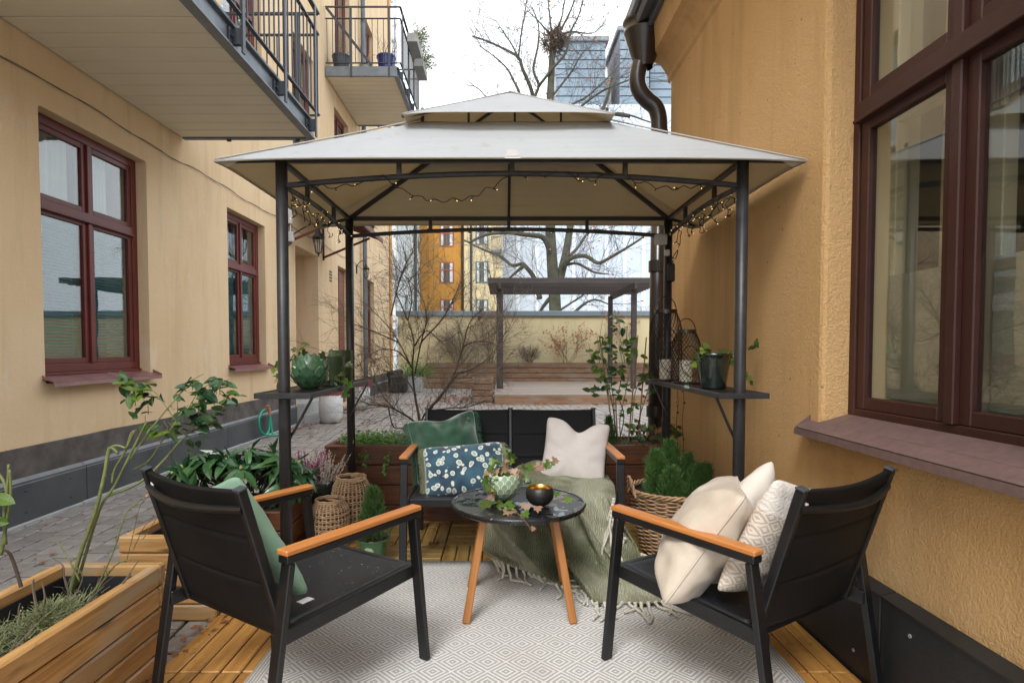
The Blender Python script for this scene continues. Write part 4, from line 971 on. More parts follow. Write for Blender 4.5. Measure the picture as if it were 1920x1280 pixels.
# string lights
sl = thing('string_lights', 'black wire string of warm lights wound along the gazebo arches', 'string lights', (.05, 3.3, 1.96))
bulb_mb = MB().lathe([(0,.017), (.0010,.015), (.0014,.012), (.0013,.008)], 6); bulb_mb = bulb_mb.mesh('bulb', MT['bulb'])
sock = MB().lathe([(0,.009), (.0032,.009), (.0032,-.012), (.0,-.014)], 6).mesh('socket', MT['lamp_black'])
rl = random.Random(21); wires = []
def arc(side, t): 
    a, b, rise, _ = sides[side]; return arcpt((*a,ARZ), (*b,ARZ), rise, t)
def drape(side, t0, t1, sagd, n_, wrap=True):
    pts = []
    for k in range(n_+1):
        t = k/n_; p = arc(side, t0+(t1-t0)*t)
        off = V((0,-.017,0)) if side in ('front',) else V((0,.017,0)) if side == 'back' else V(((.018 if side == 'left' else -.018),0,0))
        p = p+off+V((rl.uniform(-.004,.004), rl.uniform(-.006,.006), -sagd*4*t*(1-t)+.008*math.sin(k*1.9)+rl.uniform(-.005,.005)))
        pts.append(p)
    wires.append(pts)
drape('front', .04, .22, .035, 14); drape('front', .22, .50, .125, 26); drape('front', .5, .60, .01, 8); drape('front', .62, .70, .03, 8); drape('front', .74, .93, .045, 16); drape('front', .6, .72, -.004, 6)
drape('back', .03, .97, .004, 60)
for side in ('left', 'right'):
    drape(side, .03, .3, .05, 12); drape(side, .18, .55, .085, 18); drape(side, .4, .98, .03, 30)
    for q in range(5):
        t = .12+.17*q; p = arc(side, t); r = rl.uniform(.03,.055); ang = rl.uniform(0,6)
        wires.append([p+V((rl.uniform(-.01,.01), r*math.sin(ang+k*.5)*.9, -.03-r+r*math.cos(ang+k*.5))) for k in range(12)])
s = MB()
for wv in wires: s.tube(smoothpath(wv, 2), .0022, n=4)
obj('wire', s, MT['lamp_black'], sl, kind='stuff')
for wv in wires:
    for k in range(2, len(wv)-1, 4):
        d = rvec(rl); d.z = d.z*.8-.3; d.normalize(); rot = d.to_track_quat('Z', 'Y').to_matrix().to_4x4()
        M = Matrix.Translation(V(wv[k])+d*.012) @ rot
        bo = obj('bulb', bulb_mb, None, sl, mat4=M)
        obj('socket', sock, None, bo, local=True)
s = MB(); s.box((1.06,3.885,1.93), (.085,.03,.07), .01); s.box((1.10,3.87,1.84), (.03,.03,.04), .004); tag(obj('power_adapter', s, MT['white_pot']), 'small beige plug box hung on the right rear gazebo post', 'plug')
s = MB(); s.box((1.128,3.872,1.71), (.045,.035,.12), .008); s.tube(smoothpath([(1.11,3.88,1.84),(1.15,3.86,1.80),(1.17,3.87,1.86),(1.13,3.88,1.79),(1.128,3.872,1.77)],5), .003, n=5); tag(obj('timer_box', s, MT['black_bag']), 'black timer box below the plug on the right rear gazebo post', 'timer')

# ------------------------------------------------------------------ garden chairs and sofa
def sling_surface(mb, fn, nu, nv, t=.008):
    mb.grid(fn, nu, nv)
def garden_seat(name, label, cat, hw, loc, rz, seats=1, group=None):
    c = thing(name, label, cat, loc, rz, group)
    al = dict(local=True); L = 0.26
    AZ = .60; yF, yR = .285, -.285
    for sx in (-1, 1):
        x = sx*hw
        s = MB(); s.bar((x,yF-.012,AZ-.035), (x,yF+.052,.0), .022, .042, up=(1,0,0), d=.003); obj('leg', s, MT['black_metal'], c, **al)
        s = MB(); s.bar((x,yR+.012,AZ-.035), (x,yR-.075,.0), .022, .042, up=(1,0,0), d=.003); obj('leg', s, MT['black_metal'], c, **al)
        s = MB(); s.bar((x,yR-.008,AZ-.022), (x,yF+.008,AZ-.022), .044, .024, d=.003); obj('arm_frame', s, MT['black_metal'], c, **al)
        # teak strip: boards lie along x of their own mesh
        plank(c, (x,yR-.012,AZ-.0005), (x,yF+.012,AZ-.0005), .048, .018, MT['teak'], 'armrest', d=.004, local=True)
        s = MB(); s.bar((x*1.0-sx*.022,yR-.03,.335), (x-sx*.022,yF+.02,.355), .022, .048, d=.003); obj('seat_rail', s, MT['black_metal'], c, **al)
    for y, z in ((yF+.015,.352), (-.25,.338)):
        s = MB(); s.bar((-hw+.034,y,z), (hw-.034,y,z), .024, .044, d=.003); obj('cross_rail', s, MT['black_metal'], c, **al)
    bw = hw-.045
    b0 = V((0,-.255,.325)); b1 = V((0,-.395,.80))
    ups = [-bw, bw] if seats == 1 else [-bw, 0, bw]
    for x in ups:
        s = MB(); s.bar(b0+V((x,0,0)), b1+V((x,0,0)), .030, .022, up=(1,0,0), d=.004); obj('back_upright', s, MT['black_metal'], c, **al)
    for a, b in zip(ups, ups[1:]):
        # seat sling, slightly sagging and rolled round the rails
        a_, b_ = (a if a != -bw else -hw+.03), (b if b != bw else hw-.03)
        def sf(u, v, a=a_, b=b_):
            x = a+.006+(b-a-.012)*u; y = yF+.022+(-.24-yF-.022)*v
            z = .378-.016*v-.022*math.sin(math.pi*u)*math.sin(math.pi*min(1,v*1.0))**.6
            if v < .03: z = .36
            return (x, y, z)
        s = MB(); s.grid(sf, 20, 24); q = obj('seat', s, MT['seatpad'], c, smooth=True, **al); md = q.modifiers.new('t', 'SOLIDIFY'); md.thickness = .01
        def bf(u, v, a=a, b=b):
            t = .06+.93*v; p = b0.lerp(b1, t); x = a+(b-a)*u
            y = p.y-.006-.007*math.sin(math.pi*u)
            # padded: three horizontal quilting lines
            quilt = -.010*math.exp(-((v-.33)/.012)**2)-.010*math.exp(-((v-.66)/.012)**2)
            y -= .010*math.sin(math.pi*u)+quilt*math.sin(math.pi*u)**.3
            z = p.z-(.012 if seats == 1 else .006)*math.sin(math.pi*u)**1.2*max(0,(v-.85)/.15)
            return (x, y+.006, z)
        s = MB(); s.grid(bf, 20, 60); q = obj('backrest', s, MT['sling'], c, smooth=True, **al); md = q.modifiers.new('t', 'SOLIDIFY'); md.thickness = .014; md.offset = 0
        # curved brace behind the upper back
        pts = []
        for k in range(15):
            t = k/14; p = b0.lerp(b1, .875); pts.append((a+(b-a)*t, p.y-.010-.042*math.sin(math.pi*t), p.z-.012*math.sin(math.pi*t)))
        s = MB()
        for k in range(14): pass
        s.tube(pts, .012, n=8); obj('back_brace', s, MT['black_metal'], c, **al)
    for x in ups:
        s = MB(); s.obox(b1+V((x,-.001,.002)), (.017,0,0), (0,.013,.004), (0,-.0006,.003), .001); obj('end_cap', s, MT['rail'], c, **al)
    s = MB(); s.box((-bw+.03,-.392,.757), (.016,.002,.024)); obj('tag', s, MT['white_label'], c, **al)
    return c
phi = R(-33)
garden_seat('garden_chair', 'black garden chair with teak armrests seen from behind at left, sage cushion on it', 'armchair', .305, (-.735, 2.085, .008), phi, group='black garden lounge chairs')
garden_seat('garden_chair', 'black garden chair with teak armrests at right beside the ochre wall, cream cushions on it', 'armchair', .305, (.846, 2.085, .008), -phi, group='black garden lounge chairs')
garden_seat('garden_sofa', 'black two seat garden sofa with thin armrests facing the camera', 'sofa', .60, (.06, 3.47, .004), math.pi, seats=2)

# ------------------------------------------------------------------ coffee table
tb = thing('coffee_table', 'round black wet coffee table with four splayed honey wood legs', 'table', (.08, 2.69, .006))
s = MB(); s.lathe([(0,.462), (.30,.462), (.312,.470), (.313,.482), (.308,.488), (.302,.4865), (.299,.483), (0,.483)], 64, (.08,2.69,.006)); o_ = obj('tabletop', s, MT['tabletop'], tb, smooth=True)
md = o_.modifiers.new('e', 'EDGE_SPLIT'); md.split_angle = R(35)
for sx in (-1, 1):
    for sy in (-1, 1):
        s = MB(); p, q = V((.08+sx*.155,2.69+sy*.13,.470)), V((.08+sx*.235,2.69+sy*.195,.004))
        x = (q-p).normalized(); ax = V((0,1,0)).cross(x).normalized()
        s.bar((-.235,0,0), (.235,0,0), .034, .034, d=.004)
        obj('leg', s, MT['leg'], tb, mat4=frame3(x, V((0,1,0)), (p+q)/2))
# water drops on the seats
rd = random.Random(4)
for o in [q for q in bpy.data.objects if q.name.startswith('seat') and q.parent and q.parent.name.startswith('garden_chair') and not q.name.startswith('seat_rail')]:
    s = MB()
    for k in range(70):
        x, y = rd.uniform(-.24,.24), rd.uniform(-.18,.26); u = (x+.275)/.55; v = (.307-y)/.547
        z = .378-.016*v-.022*math.sin(math.pi*u)*math.sin(math.pi*v)**.6; r = rd.uniform(.001,.0038)
        s.lathe([(r,0),(r*.8,r*.35),(r*.4,r*.5),(0,r*.52)], 7, (x,y,z+.0002))
    obj('water_drops', s, MT['drop'], o, local=True, kind='stuff', smooth=True)

# ------------------------------------------------------------------ cushions
def cushion(name, label, cat, c, right, up, w_, h, t, mat, seed, chop=0.0, pinch=.10, wr=.012, fringe=None, piping=False, bend=0.0, group=None):
    """own x = right, y = up, z = out of the face"""
    M = frame3(right, up, c); s = MB(); N = 44
    def shape(u, v, sgn):
        x, y = 2*u-1, 2*v-1; rc_ = 1-.075*(abs(x)*abs(y))**7
        ex = 1-pinch*(1-x*x)*abs(y)**3*0 ; 
        px = x*(1-pinch*(1-y*y)**1.0*abs(x)**2.0*1.0); py = y*(1-pinch*(1-x*x)**1.0*abs(y)**2.0*1.0)
        th = (max(0,1-abs(x)**2.4)*max(0,1-abs(y)**2.4))**.55
        z = sgn*t*.5*th
        nz = noise.noise(V((x*1.6+seed, y*1.6, sgn*3.0)))*.6+noise.noise(V((x*4+seed, y*4, sgn)))*.3
        rad = math.sin(6*math.atan2(y-.1, x)+seed)*.5+math.sin(11*math.atan2(y+.2, x+.1)+seed*2)*.35
        rr = min(1, math.hypot(x, y))
        z += sgn*wr*1.7*(nz + rad*rr**2*(1-max(abs(x),abs(y))**6))*min(1, th*2)
        if chop:
            g = math.exp(-((x-.04)/.34)**2)*max(0,(y+.25)/1.25)**2
            py -= chop*g*1.1; z *= 1-.5*math.exp(-(x/.15)**2)*max(0,y)**1.5*min(1,chop*3)
        z += bend*(x*x-.4)*t*.5 + bend*.6*(y*y)*t*.3
        return V((px*rc_*w_/2, py*rc_*h/2, z))
    s.grid(lambda u, v: shape(u, v, 1), N, N); s.grid(lambda u, v: shape(1-u, v, -1), N, N)
    o = obj(name, s, mat, None, smooth=True, mat4=M); weld(o, .0015); tag(o, label, cat, group)
    if piping:
        pts = [shape(k/30, 0, 1) for k in range(30)]+[shape(1, k/30, 1) for k in range(30)]+[shape(1-k/30, 1, 1) for k in range(30)]+[shape(0, 1-k/30, 1) for k in range(30)]
        p_ = MB(); p_.tube(pts, .0035, n=5, closed=True); obj('piping', p_, mat, o, smooth=True, local=True)
    if fringe:
        mf, sides_ = fringe; f = MB(); rf = random.Random(seed*10+1)
        for sd_ in sides_:
            for k in range(260):
                v = rf.random(); p = shape(0 if sd_ == 'l' else 1, v, 1); d = V(((-1 if sd_ == 'l' else 1), rf.uniform(-.5,.3), rf.uniform(-.35,.5))).normalized()
                L = rf.uniform(.02,.036); q = p+d*L*.6+V((0,-.004,0)); e = q+(d+V((0,-.7,rf.uniform(-.3,.3))))*L*.45
                f.tube([p, q, e], .0022, .0012, n=3, cap=False)
        obj('fringe', f, mf, o, local=True, kind='stuff')
    return o
def basis(yaw, lean, roll=0.0, face=(0,-1)):
    """right/up for a cushion whose face looks along face rotated by yaw, leaning back by lean"""
    n = V((face[0], face[1], 0)).normalized(); n = Matrix.Rotation(yaw, 3, 'Z') @ n
    r = V((-n.y, n.x, 0)); up = V((0,0,1))*math.cos(lean) - n*math.sin(lean)
    q = Matrix.Rotation(roll, 3, up.cross(r).normalized() if False else r.cross(up).normalized()); return q @ r, q @ up
r_, u_ = basis(R(8), R(20), R(10)); 
cushion('cushion', 'dark green velvet cushion with fringed edge leaning in the left corner of the sofa', 'cushion', (-.345,3.63,.585), r_, u_, .45, .43, .13, MT['p_green'], 1, chop=.10, wr=.030, fringe=(MT['p_green'], 'lr'))
r_, u_ = basis(R(6), R(27), R(4))
cushion('cushion', 'blue cushion with white spots and olive side fringe on the sofa', 'cushion', (-.215,3.40,.495), r_, u_, .49, .31, .13, MT['p_blue'], 2, wr=.007, fringe=(MT['fringe_olive'], 'lr'), pinch=.05)
r_, u_ = basis(R(-6), R(20), R(-7))
cushion('cushion', 'greige linen cushion with a chopped top at the right end of the sofa', 'cushion', (.455,3.56,.57), r_, u_, .41, .41, .15, MT['p_beige'], 3, chop=.30, wr=.006, pinch=.08)
# chair cushions
def chair_frame(loc, rz, lx, ly, lz):
    a = Matrix.Rotation(rz, 3, 'Z'); return V(loc)+a @ V((lx, ly, lz)), a @ V((1,0,0)), a @ V((0,1,0))
p, rx, fy = chair_frame((-.735,2.085,.008), phi, -.05, -.215, .535)
up = (V((0,0,1))*.93-fy*.36); q = Matrix.Rotation(R(-18),3,fy)
sage = cushion('cushion', 'plain sage green cushion leaning against the left chair back', 'cushion', p, -(q @ rx), q @ up, .46, .47, .13, MT['p_sage'], 5, wr=.006, pinch=.09)
s = MB(); s.box((0,0,0), (.03,.002,.045)); 
tagm = frame3(rx, V((0,0,1)), p+rx*.26+fy*.075-V((0,0,.155))); obj('care_tag', s, MT['white_label'], sage, mat4=tagm)
p, rx, fy = chair_frame((.846,2.085,.008), -phi, -.035, -.205, .565)
up = (V((0,0,1))*.93-fy*.34); q = Matrix.Rotation(R(13),3,fy)
cushion('cushion', 'beige diamond weave cushion with tasselled corner against the right chair back', 'cushion', p, -(q @ rx), q @ up, .44, .43, .13, MT['p_diamond'], 6, wr=.006, pinch=.10)
r_, u_ = basis(0, R(22), R(-22), face=(-.78,.62))
cushion('cushion', 'pale cream cotton cushion with one corner up behind the satin one on the right chair', 'cushion', (.865,2.13,.535), r_, u_, .44, .44, .15, fabric('pale_cream_cotton', (.72,.66,.58), (.76,.71,.64), .9, 400, .25, .1, .25), 7, wr=.008, pinch=.1)
r_, u_ = basis(0, R(33), R(4), face=(-.93,.36))
cushion('cushion', 'cream satin cushion with piping in front on the right chair', 'cushion', (.715,2.03,.545), r_, u_, .47, .46, .225, MT['p_cream'], 8, wr=.012, pinch=.09, piping=True)

# ------------------------------------------------------------------ throw
rows = [[(.12,3.66,.47),(.24,3.66,.50),(.36,3.64,.46),(.48,3.63,.44),(.60,3.62,.43),(.66,3.60,.42)],
        [(-.00,3.46,.425),(.15,3.46,.44),(.30,3.44,.435),(.44,3.43,.43),(.56,3.40,.43),(.655,3.38,.415)],
        [(-.08,3.22,.41),(.08,3.21,.415),(.22,3.20,.42),(.37,3.18,.42),(.50,3.17,.415),(.63,3.18,.40)],
        [(-.10,3.13,.37),(.06,3.12,.375),(.21,3.11,.38),(.36,3.09,.38),(.50,3.08,.375),(.62,3.10,.35)],
        [(-.11,3.11,.26),(.06,3.08,.255),(.22,3.05,.25),(.38,3.02,.25),(.52,3.00,.25),(.65,3.04,.23)],
        [(-.10,3.10,.17),(.08,3.05,.15),(.24,2.99,.135),(.40,2.93,.13),(.56,2.92,.13),(.70,2.95,.12)],
        [(-.08,3.09,.12),(.10,3.02,.085),(.27,2.93,.05),(.42,2.83,.055),(.60,2.79,.07),(.76,2.83,.06)],
        [(-.06,3.08,.095),(.12,2.99,.055),(.29,2.89,.026),(.43,2.72,.02),(.62,2.65,.035),(.84,2.72,.03)]]
rows = [[V(p) for p in r] for r in rows]
def crm(P_, t):
    n_ = len(P_)-1; x = min(max(t, 0), 1)*n_; i = min(int(x), n_-1); f = x-i
    a, b, c, d = P_[max(i-1,0)], P_[i], P_[i+1], P_[min(i+2,n_)]
    return .5*((2*b)+(c-a)*f+(2*a-5*b+4*c-d)*f*f+(3*b-a-3*c+d)*f**3)
def throwp(u, v):
    p = crm([crm(r, u) for r in rows], v)
    drop = min(1, max(0, (v-.25)/.2))
    q_ = u*23-v*7.5+1.3*math.sin(v*4+u*2); f = (1-abs(math.sin(q_*.5))*2)*.75+.35*math.sin(u*34-v*9+2)
    amp = (.014+.062*drop*(.35+.65*min(1,u*2.5)))*(1-.35*max(0,(v-.8)/.2))
    p = p+V((-.5*amp*f,-amp*f*1.0-.02*drop,amp*f*.42*(1 if v > .7 else .2)))
    p = p+V((0,-.008,.006))*noise.noise(V((u*7,v*7,1)))*2
    p.z = max(p.z, .014); return p
s = MB(); s.grid(throwp, 110, 120)
th = obj('throw_blanket', s, MT['throw'], smooth=True); md = th.modifiers.new('t', 'SOLIDIFY'); md.thickness = .009
tag(th, 'olive herringbone wool throw sliding off the sofa onto the rug', 'blanket')
def fringe_strand(p, d, L, rr, n_=7, floor=.012):
    pts = [V(p)]; d = V(d).normalized(); 
    for k in range(n_):
        d = (d+V((rr.uniform(-.35,.35), rr.uniform(-.35,.35), -.25))).normalized(); q = pts[-1]+d*L/n_
        if q.z < floor: q.z = floor; d.z = 0
        pts.append(q)
    f = MB(); f.tube(smoothpath(pts, 3), .0074, .0058, n=6); f.tube([pts[0]-V((0,0,.0)), pts[0]+(pts[1]-pts[0])*.5], .010, .009, n=6); return f
rf = random.Random(9)
for k in range(34):
    u = k/33; p = throwp(u, 1.0); d = throwp(u, 1.0)-throwp(u, .96); d.z = min(d.z, -.02)
    fr_ = fringe_strand(p, d+V((.012,-.01,0)) if u < .5 else d, rf.uniform(.12,.18), rf, floor=.016)
    obj('fringe', fr_, MT['fringe_white'], th, smooth=True)
for k in range(11):
    v = .30+.028*k; p = throwp(1.0, v); f = fringe_strand(p+V((-.02,-.05,.0)), (-.30+.05*k*.3,-.15,-.9), rf.uniform(.24,.32), rf, 9); obj('fringe', f, MT['fringe_white'], th, smooth=True)
for k in range(5):
    p = throwp(1.0, .70+.05*k); obj('fringe', fringe_strand(p, (.8,-.1,.1), rf.uniform(.10,.15), rf), MT['fringe_white'], th, smooth=True)

# ------------------------------------------------------------------ leaves and plants
def ivy_mesh(name, mat, lob=1.0):
    s = MB(); out = [(0,0), (.28,-.10), (.52,.12), (.30,.30), (.34,.62), (.14,.62), (0,1.0)]
    L = [V((x, y, .06*abs(x)-.10*(y-.5)**2)) for x, y in out]; Rr = [V((-p.x, p.y, p.z)) for p in L]
    mid = V((0,.45,-.03))
    for a, b in zip(L, L[1:]): s.tri(mid, a, b)
    for a, b in zip(Rr, Rr[1:]): s.tri(mid, b, a)
    return s.mesh(name, mat, fix=False)
def oval_mesh(name, mat, w_=.5, tip=1.6, n_=5, fold=.12, curl=.25, smooth=True):
    s = MB()
    for i in range(n_):
        for sg in (-1, 1):
            def pt(t, e): 
                hw = w_*.5*math.sin(math.pi*min(1, t**(.8)))**.8 if 0 < t < 1 else 0
                return V((sg*hw*e, t, fold*hw*2*e-curl*t*t+curl*.3*t))
            a, b = i/n_, (i+1)/n_
            s.quad(pt(a,0), pt(b,0), pt(b,1), pt(a,1)) if sg > 0 else s.quad(pt(a,1), pt(b,1), pt(b,0), pt(a,0))
    return s.mesh(name, mat, smooth=smooth, fix=False)
LM = {'ivy': ivy_mesh('leaf', MT['ivy']), 'ivyp': ivy_mesh('leaf', MT['ivy_pink']), 'rhodo': oval_mesh('leaf', MT['rhodo'], .34, n_=6, curl=.30), 'rose': oval_mesh('leaf', MT['rose_leaf'], .55, curl=.15), 'lime': oval_mesh('leaf', MT['lime_leaf'], .62, curl=.12),
      'brown': oval_mesh('leaf', MT['brown_leaf'], .5, n_=3, curl=.4), 'fall': oval_mesh('leaf', MT['fallen'], .6, n_=3, curl=-.2), 'small': oval_mesh('leaf', MT['green_small'], .5, n_=2), 'ivyy': ivy_mesh('leaf', MT['lime_leaf'])}
def leaf(parent, kind, p, d, size, nrm=(0,0,1), name='leaf'):
    d = V(d).normalized(); nrm = V(nrm)
    x = d.cross(nrm); x = x.normalized() if x.length > 1e-3 else d.orthogonal().normalized()
    M = frame3(x, d, p) @ Matrix.Scale(size, 4)
    return obj(name, LM[kind], None, parent, mat4=M)
def leaf_into(mb, p, d, size, nrm, w_=.5):
    d = V(d).normalized(); x = d.cross(V(nrm)); x = x.normalized() if x.length > 1e-3 else d.orthogonal().normalized(); z = x.cross(d)
    p = V(p); a = p+d*size*.5+x*size*w_*.5+z*size*.06; b = p+d*size*.5-x*size*w_*.5+z*size*.06; c = p+d*size-z*size*.08
    i = len(mb.v); mb.v += [p, a, c, b]; mb.f += [(i, i+1, i+2), (i, i+2, i+3)]; mb.m += [0, 0]
def twigs(mb, p, d, L, r, depth, rg, kids=3, spread=.7, grav=0.0, wander=.25, n=3, tips=None, seg=4):
    pts = [V(p)]; d = V(d).normalized()
    for k in range(seg):
        d = (d+rvec(rg)*wander+V((0,0,grav))).normalized(); pts.append(pts[-1]+d*L/seg)
    mb.tube(pts, r, r*.45, n=n, cap=False)
    if tips is not None and depth <= 1: tips.append((pts[-1], d)); tips.append((pts[seg//2], d))
    if depth <= 0: return
    for k in range(kids):
        t = rg.uniform(.25, 1.0); i = min(int(t*seg), seg-1); q = pts[i].lerp(pts[i+1], t*seg-i)
        dd = (pts[i+1]-pts[i]).normalized(); nd = (dd+rvec(rg)*spread).normalized()
        twigs(mb, q, nd, L*rg.uniform(.5,.75), r*.55, depth-1, rg, kids, spread, grav, wander, n, tips, seg)
# ------------------------------------------------------------------ plants in the planters
def stemtube(mb, pxs, Ys, r0, r1, n=8, sub=4):
    if not isinstance(Ys, (list, tuple)): Ys = [Ys]*len(pxs)
    pts = smoothpath([at(x, y, Y) for (x, y), Y in zip(pxs, Ys)], sub); mb.tube(pts, r0, r1, n=n); return pts
# thorny rose in the nearest planter
rr = random.Random(31)
rs = thing('thorny_rose', 'tall leaning rose with thick green stems and few dark leaves in the nearest pine planter', 'rose', (-1.52, 2.05, .28))
canes = [([(128,1125),(150,1040),(178,960),(196,890),(205,840),(222,870-20)],2.08,.0125,.009), ([(140,1110),(185,960),(215,910),(250,840),(275,790)],2.10,.009,.006),
         ([(200,930),(260,905),(300,870),(335,830),(352,815)],[2.1,2.15,2.2,2.25,2.28],.009,.006), ([(196,890),(205,845),(218,835),(236,840)],2.08,.009,.006),
         ([(210,905),(215,880),(232,850),(250,812),(256,806)],2.09,.007,.005), ([(244,860),(275,815),(310,770),(345,730),(365,715)],[2.1,2.12,2.15,2.2,2.22],.006,.003),
         ([(250,880),(280,862),(305,825),(330,790)],2.15,.005,.003), ([(330,790),(310,760),(290,735),(262,720),(245,722)],2.17,.003,.0015),
         ([(345,780),(365,745),(385,715),(400,710)],2.2,.0035,.0015), ([(172,1120),(210,1040),(235,965),(255,945),(264,935)],2.0,.005,.0025),
         ([(150,1090),(130,1050),(110,1020),(92,1010)],2.0,.005,.002), ([(180,1110),(215,1060),(245,1048)],2.05,.006,.003), ([(236,845),(245,815),(251,808)],2.1,.006,.007)]
pth = []
for pxs, Y, a, b in canes:
    s = MB(); pts = stemtube(s, pxs, Y, a*.62, b*.62); pth.append(pts)
    for k in range(3, len(pts)-1, 3):
        d = rvec(rr); s.tube([pts[k], pts[k]+d*.004, pts[k]+d*.011+V((0,0,-.003))], .0035, .0006, n=4)
    obj('stem', s, MT['rose_stem'], rs, smooth=True)
clusters = [((245,722),2.17,9,.05), ((262,728),2.16,8,.05), ((285,740),2.17,7,.045), ((385,725),2.22,10,.055), ((405,720),2.22,9,.055), ((372,760),2.2,8,.055), ((345,770),2.2,6,.045), ((385,790),2.2,8,.05), ((325,800),2.17,6,.045), ((300,815),2.17,4,.04), ((358,820),2.25,5,.04), ((400,765),2.2,6,.055), ((420,745),2.2,5,.05)]
for (x, y), Y, n_, L in clusters+[((x_+rr.uniform(-28,28), y_+rr.uniform(-28,30)), Y_, 4, .045) for (x_, y_), Y_, _, _ in clusters]:
    c = at(x, y, Y); s = MB(); e = c+V((rr.uniform(-.04,.04), rr.uniform(-.03,.03), .02)); s.tube([c-V((0,0,.04)), c, e], .0016, .001, n=4); obj('stem', s, MT['rose_stem'], rs)
    for k in range(n_):
        d = rvec(rr); d.z = d.z*.5-.25; q = c+rvec(rr)*.028
        leaf(rs, 'rose' if rr.random() < .8 else 'lime', q, d, L*rr.uniform(.9,1.35), (rr.uniform(-.4,.4), rr.uniform(-.9,.1), 1))
rs2 = thing('rose_stub', 'thin pruned reddish rose stems with one bright leaf at the left edge of the photo', 'rose', (-1.62,1.9,.28))
for pxs in ([(10,1020),(8,960),(14,910),(16,870)], [(2,1040),(12,980),(20,930),(18,880)], [(14,925),(6,900),(-10,880)]):
    s = MB(); pts = stemtube(s, pxs, 1.92, .006, .0035); obj('stem', s, MT['rose_stem'], rs2, smooth=True)
s = MB(); stemtube(s, [(40,1100),(20,1040),(2,1030)], 1.95, .006, .004); obj('stem', s, MT['twig'], rs2)
leaf(rs2, 'lime', at(-14,932,1.9), (1,0,-.25), .075, (-.2,-.8,.8)); leaf(rs2, 'lime', at(-12,975,1.9), (1,0,-.2), .05, (0,-1,.3))
# dry twigs and grey herb in the nearest planter
s = MB(); rg = random.Random(5)
for pxs, r in (([(80,1225),(72,1160),(62,1100),(64,1085)],.006), ([(75,1160),(84,1120),(78,1090)],.004), ([(45,1195),(35,1150),(38,1130)],.004), ([(135,1130),(120,1080),(118,1060),(98,1045)],.004), ([(145,1110),(155,1080),(140,1060)],.003), ([(180,1100),(200,1080),(195,1060)],.003), ([(215,1110),(245,1075),(225,1100),(260,1050)],.004)):
    stemtube(s, pxs, 1.85 if pxs[0][0] < 100 else 2.0, r, r*.4, n=5)
for k in range(14):
    p = V((rg.uniform(-1.64,-1.34), rg.uniform(1.4,2.15), .27)); twigs(s, p, V((rg.uniform(-.4,.4), rg.uniform(-.3,.3), 1)), rg.uniform(.06,.16), .0025, 1, rg, 3, .8)
tag(obj('dry_twigs', s, MT['twig_grey']), 'dry pruned twigs sticking up from the soil of the nearest pine planter', 'twigs')
s = MB()
for k in range(2600):
    cx, cy = (-1.57, 1.60) if k % 3 else (-1.47, 1.86); r = abs(rg.gauss(0,.09)); an = rg.uniform(0, 6.28)
    x = min(-1.345, max(-1.65, cx+r*math.cos(an)*.8)); y = cy+r*math.sin(an)*1.6
    if y > 2.12: continue
    h = .08*math.exp(-(r/.12)**2)+.02; p = V((x, y, .275+rg.uniform(0,1)*h)); d = V((math.cos(an)*.7+rg.gauss(0,.5), math.sin(an)*.7+rg.gauss(0,.5), rg.uniform(.1,1))).normalized()
    q = p+d*rg.uniform(.015,.04); s.tube([p, q], .0013, .0007, n=3, cap=False)
    if rg.random() < .5: leaf_into(s, q, d, .010, rvec(rg), .5)
hb = obj('herb_clump', s, MT['thyme'], kind=None, fix=False); tag(hb, 'grey green herb clump spreading along the nearest pine planter', 'herb')
# dried seed heads in the second planter
s = MB()
for pxs in ([(235,1060),(250,1000),(262,950),(276,930)], [(250,1030),(272,985),(300,962)], [(268,1010),(285,985),(296,966)]): stemtube(s, pxs, 2.5, .0018, .0012, n=4)
sh_ = obj('dried_seed_heads', s, MT['twig_grey']); tag(sh_, 'dried stalks with round brown seed heads above the second pine planter', 'dried flowers')
for x, y in ((276,930),(301,960),(297,966)):
    s = MB(); c = at(x,y,2.5); s.lathe([(0,-.008),(.008,-.004),(.010,.002),(.006,.008),(0,.006)], 8, c); obj('seed_head', s, MT['bamboo'], sh_)

# rhododendron
rd_ = thing('rhododendron', 'glossy dark green rhododendron with pale buds left of the gazebo post', 'shrub', (-1.52, 3.35, .28))
s = MB(); rq = random.Random(12); heads = []
for k in range(40):
    an = rq.uniform(0, 6.28); rad = .56*math.sqrt(rq.random()); x = -1.54+rad*math.cos(an)*.72; y = 3.36+rad*math.sin(an)*.55
    z = .30+.34*math.sqrt(max(0, 1-(rad/.62)**2))*rq.uniform(.72,1.05)
    heads.append(V((x, y, z)))
for h in heads:
    b0 = V((-1.5+rq.uniform(-.1,.1), 3.38+rq.uniform(-.08,.08), .26)); mid = b0.lerp(h, .5)+V((0,0,.05)); s.tube(smoothpath([b0, mid, h], 4), .006, .0035, n=5)
obj('branch', s, MT['twig'], rd_)
cnt = 0; extra = MB()
for h in heads+[V((-1.56+rq.gauss(0,.2), 3.34+rq.gauss(0,.16), .33+abs(rq.gauss(0,.12)))) for _ in range(22)]:
    for k in range(5): leaf_into(extra, h+rvec(rq)*.03-V((0,0,.03)), rvec(rq)+V((0,-.3,-.2)), rq.uniform(.09,.13), rvec(rq)+V((0,0,1)), .32)
obj('foliage', extra, MT['rhodo'], rd_, kind='stuff', fix=False)
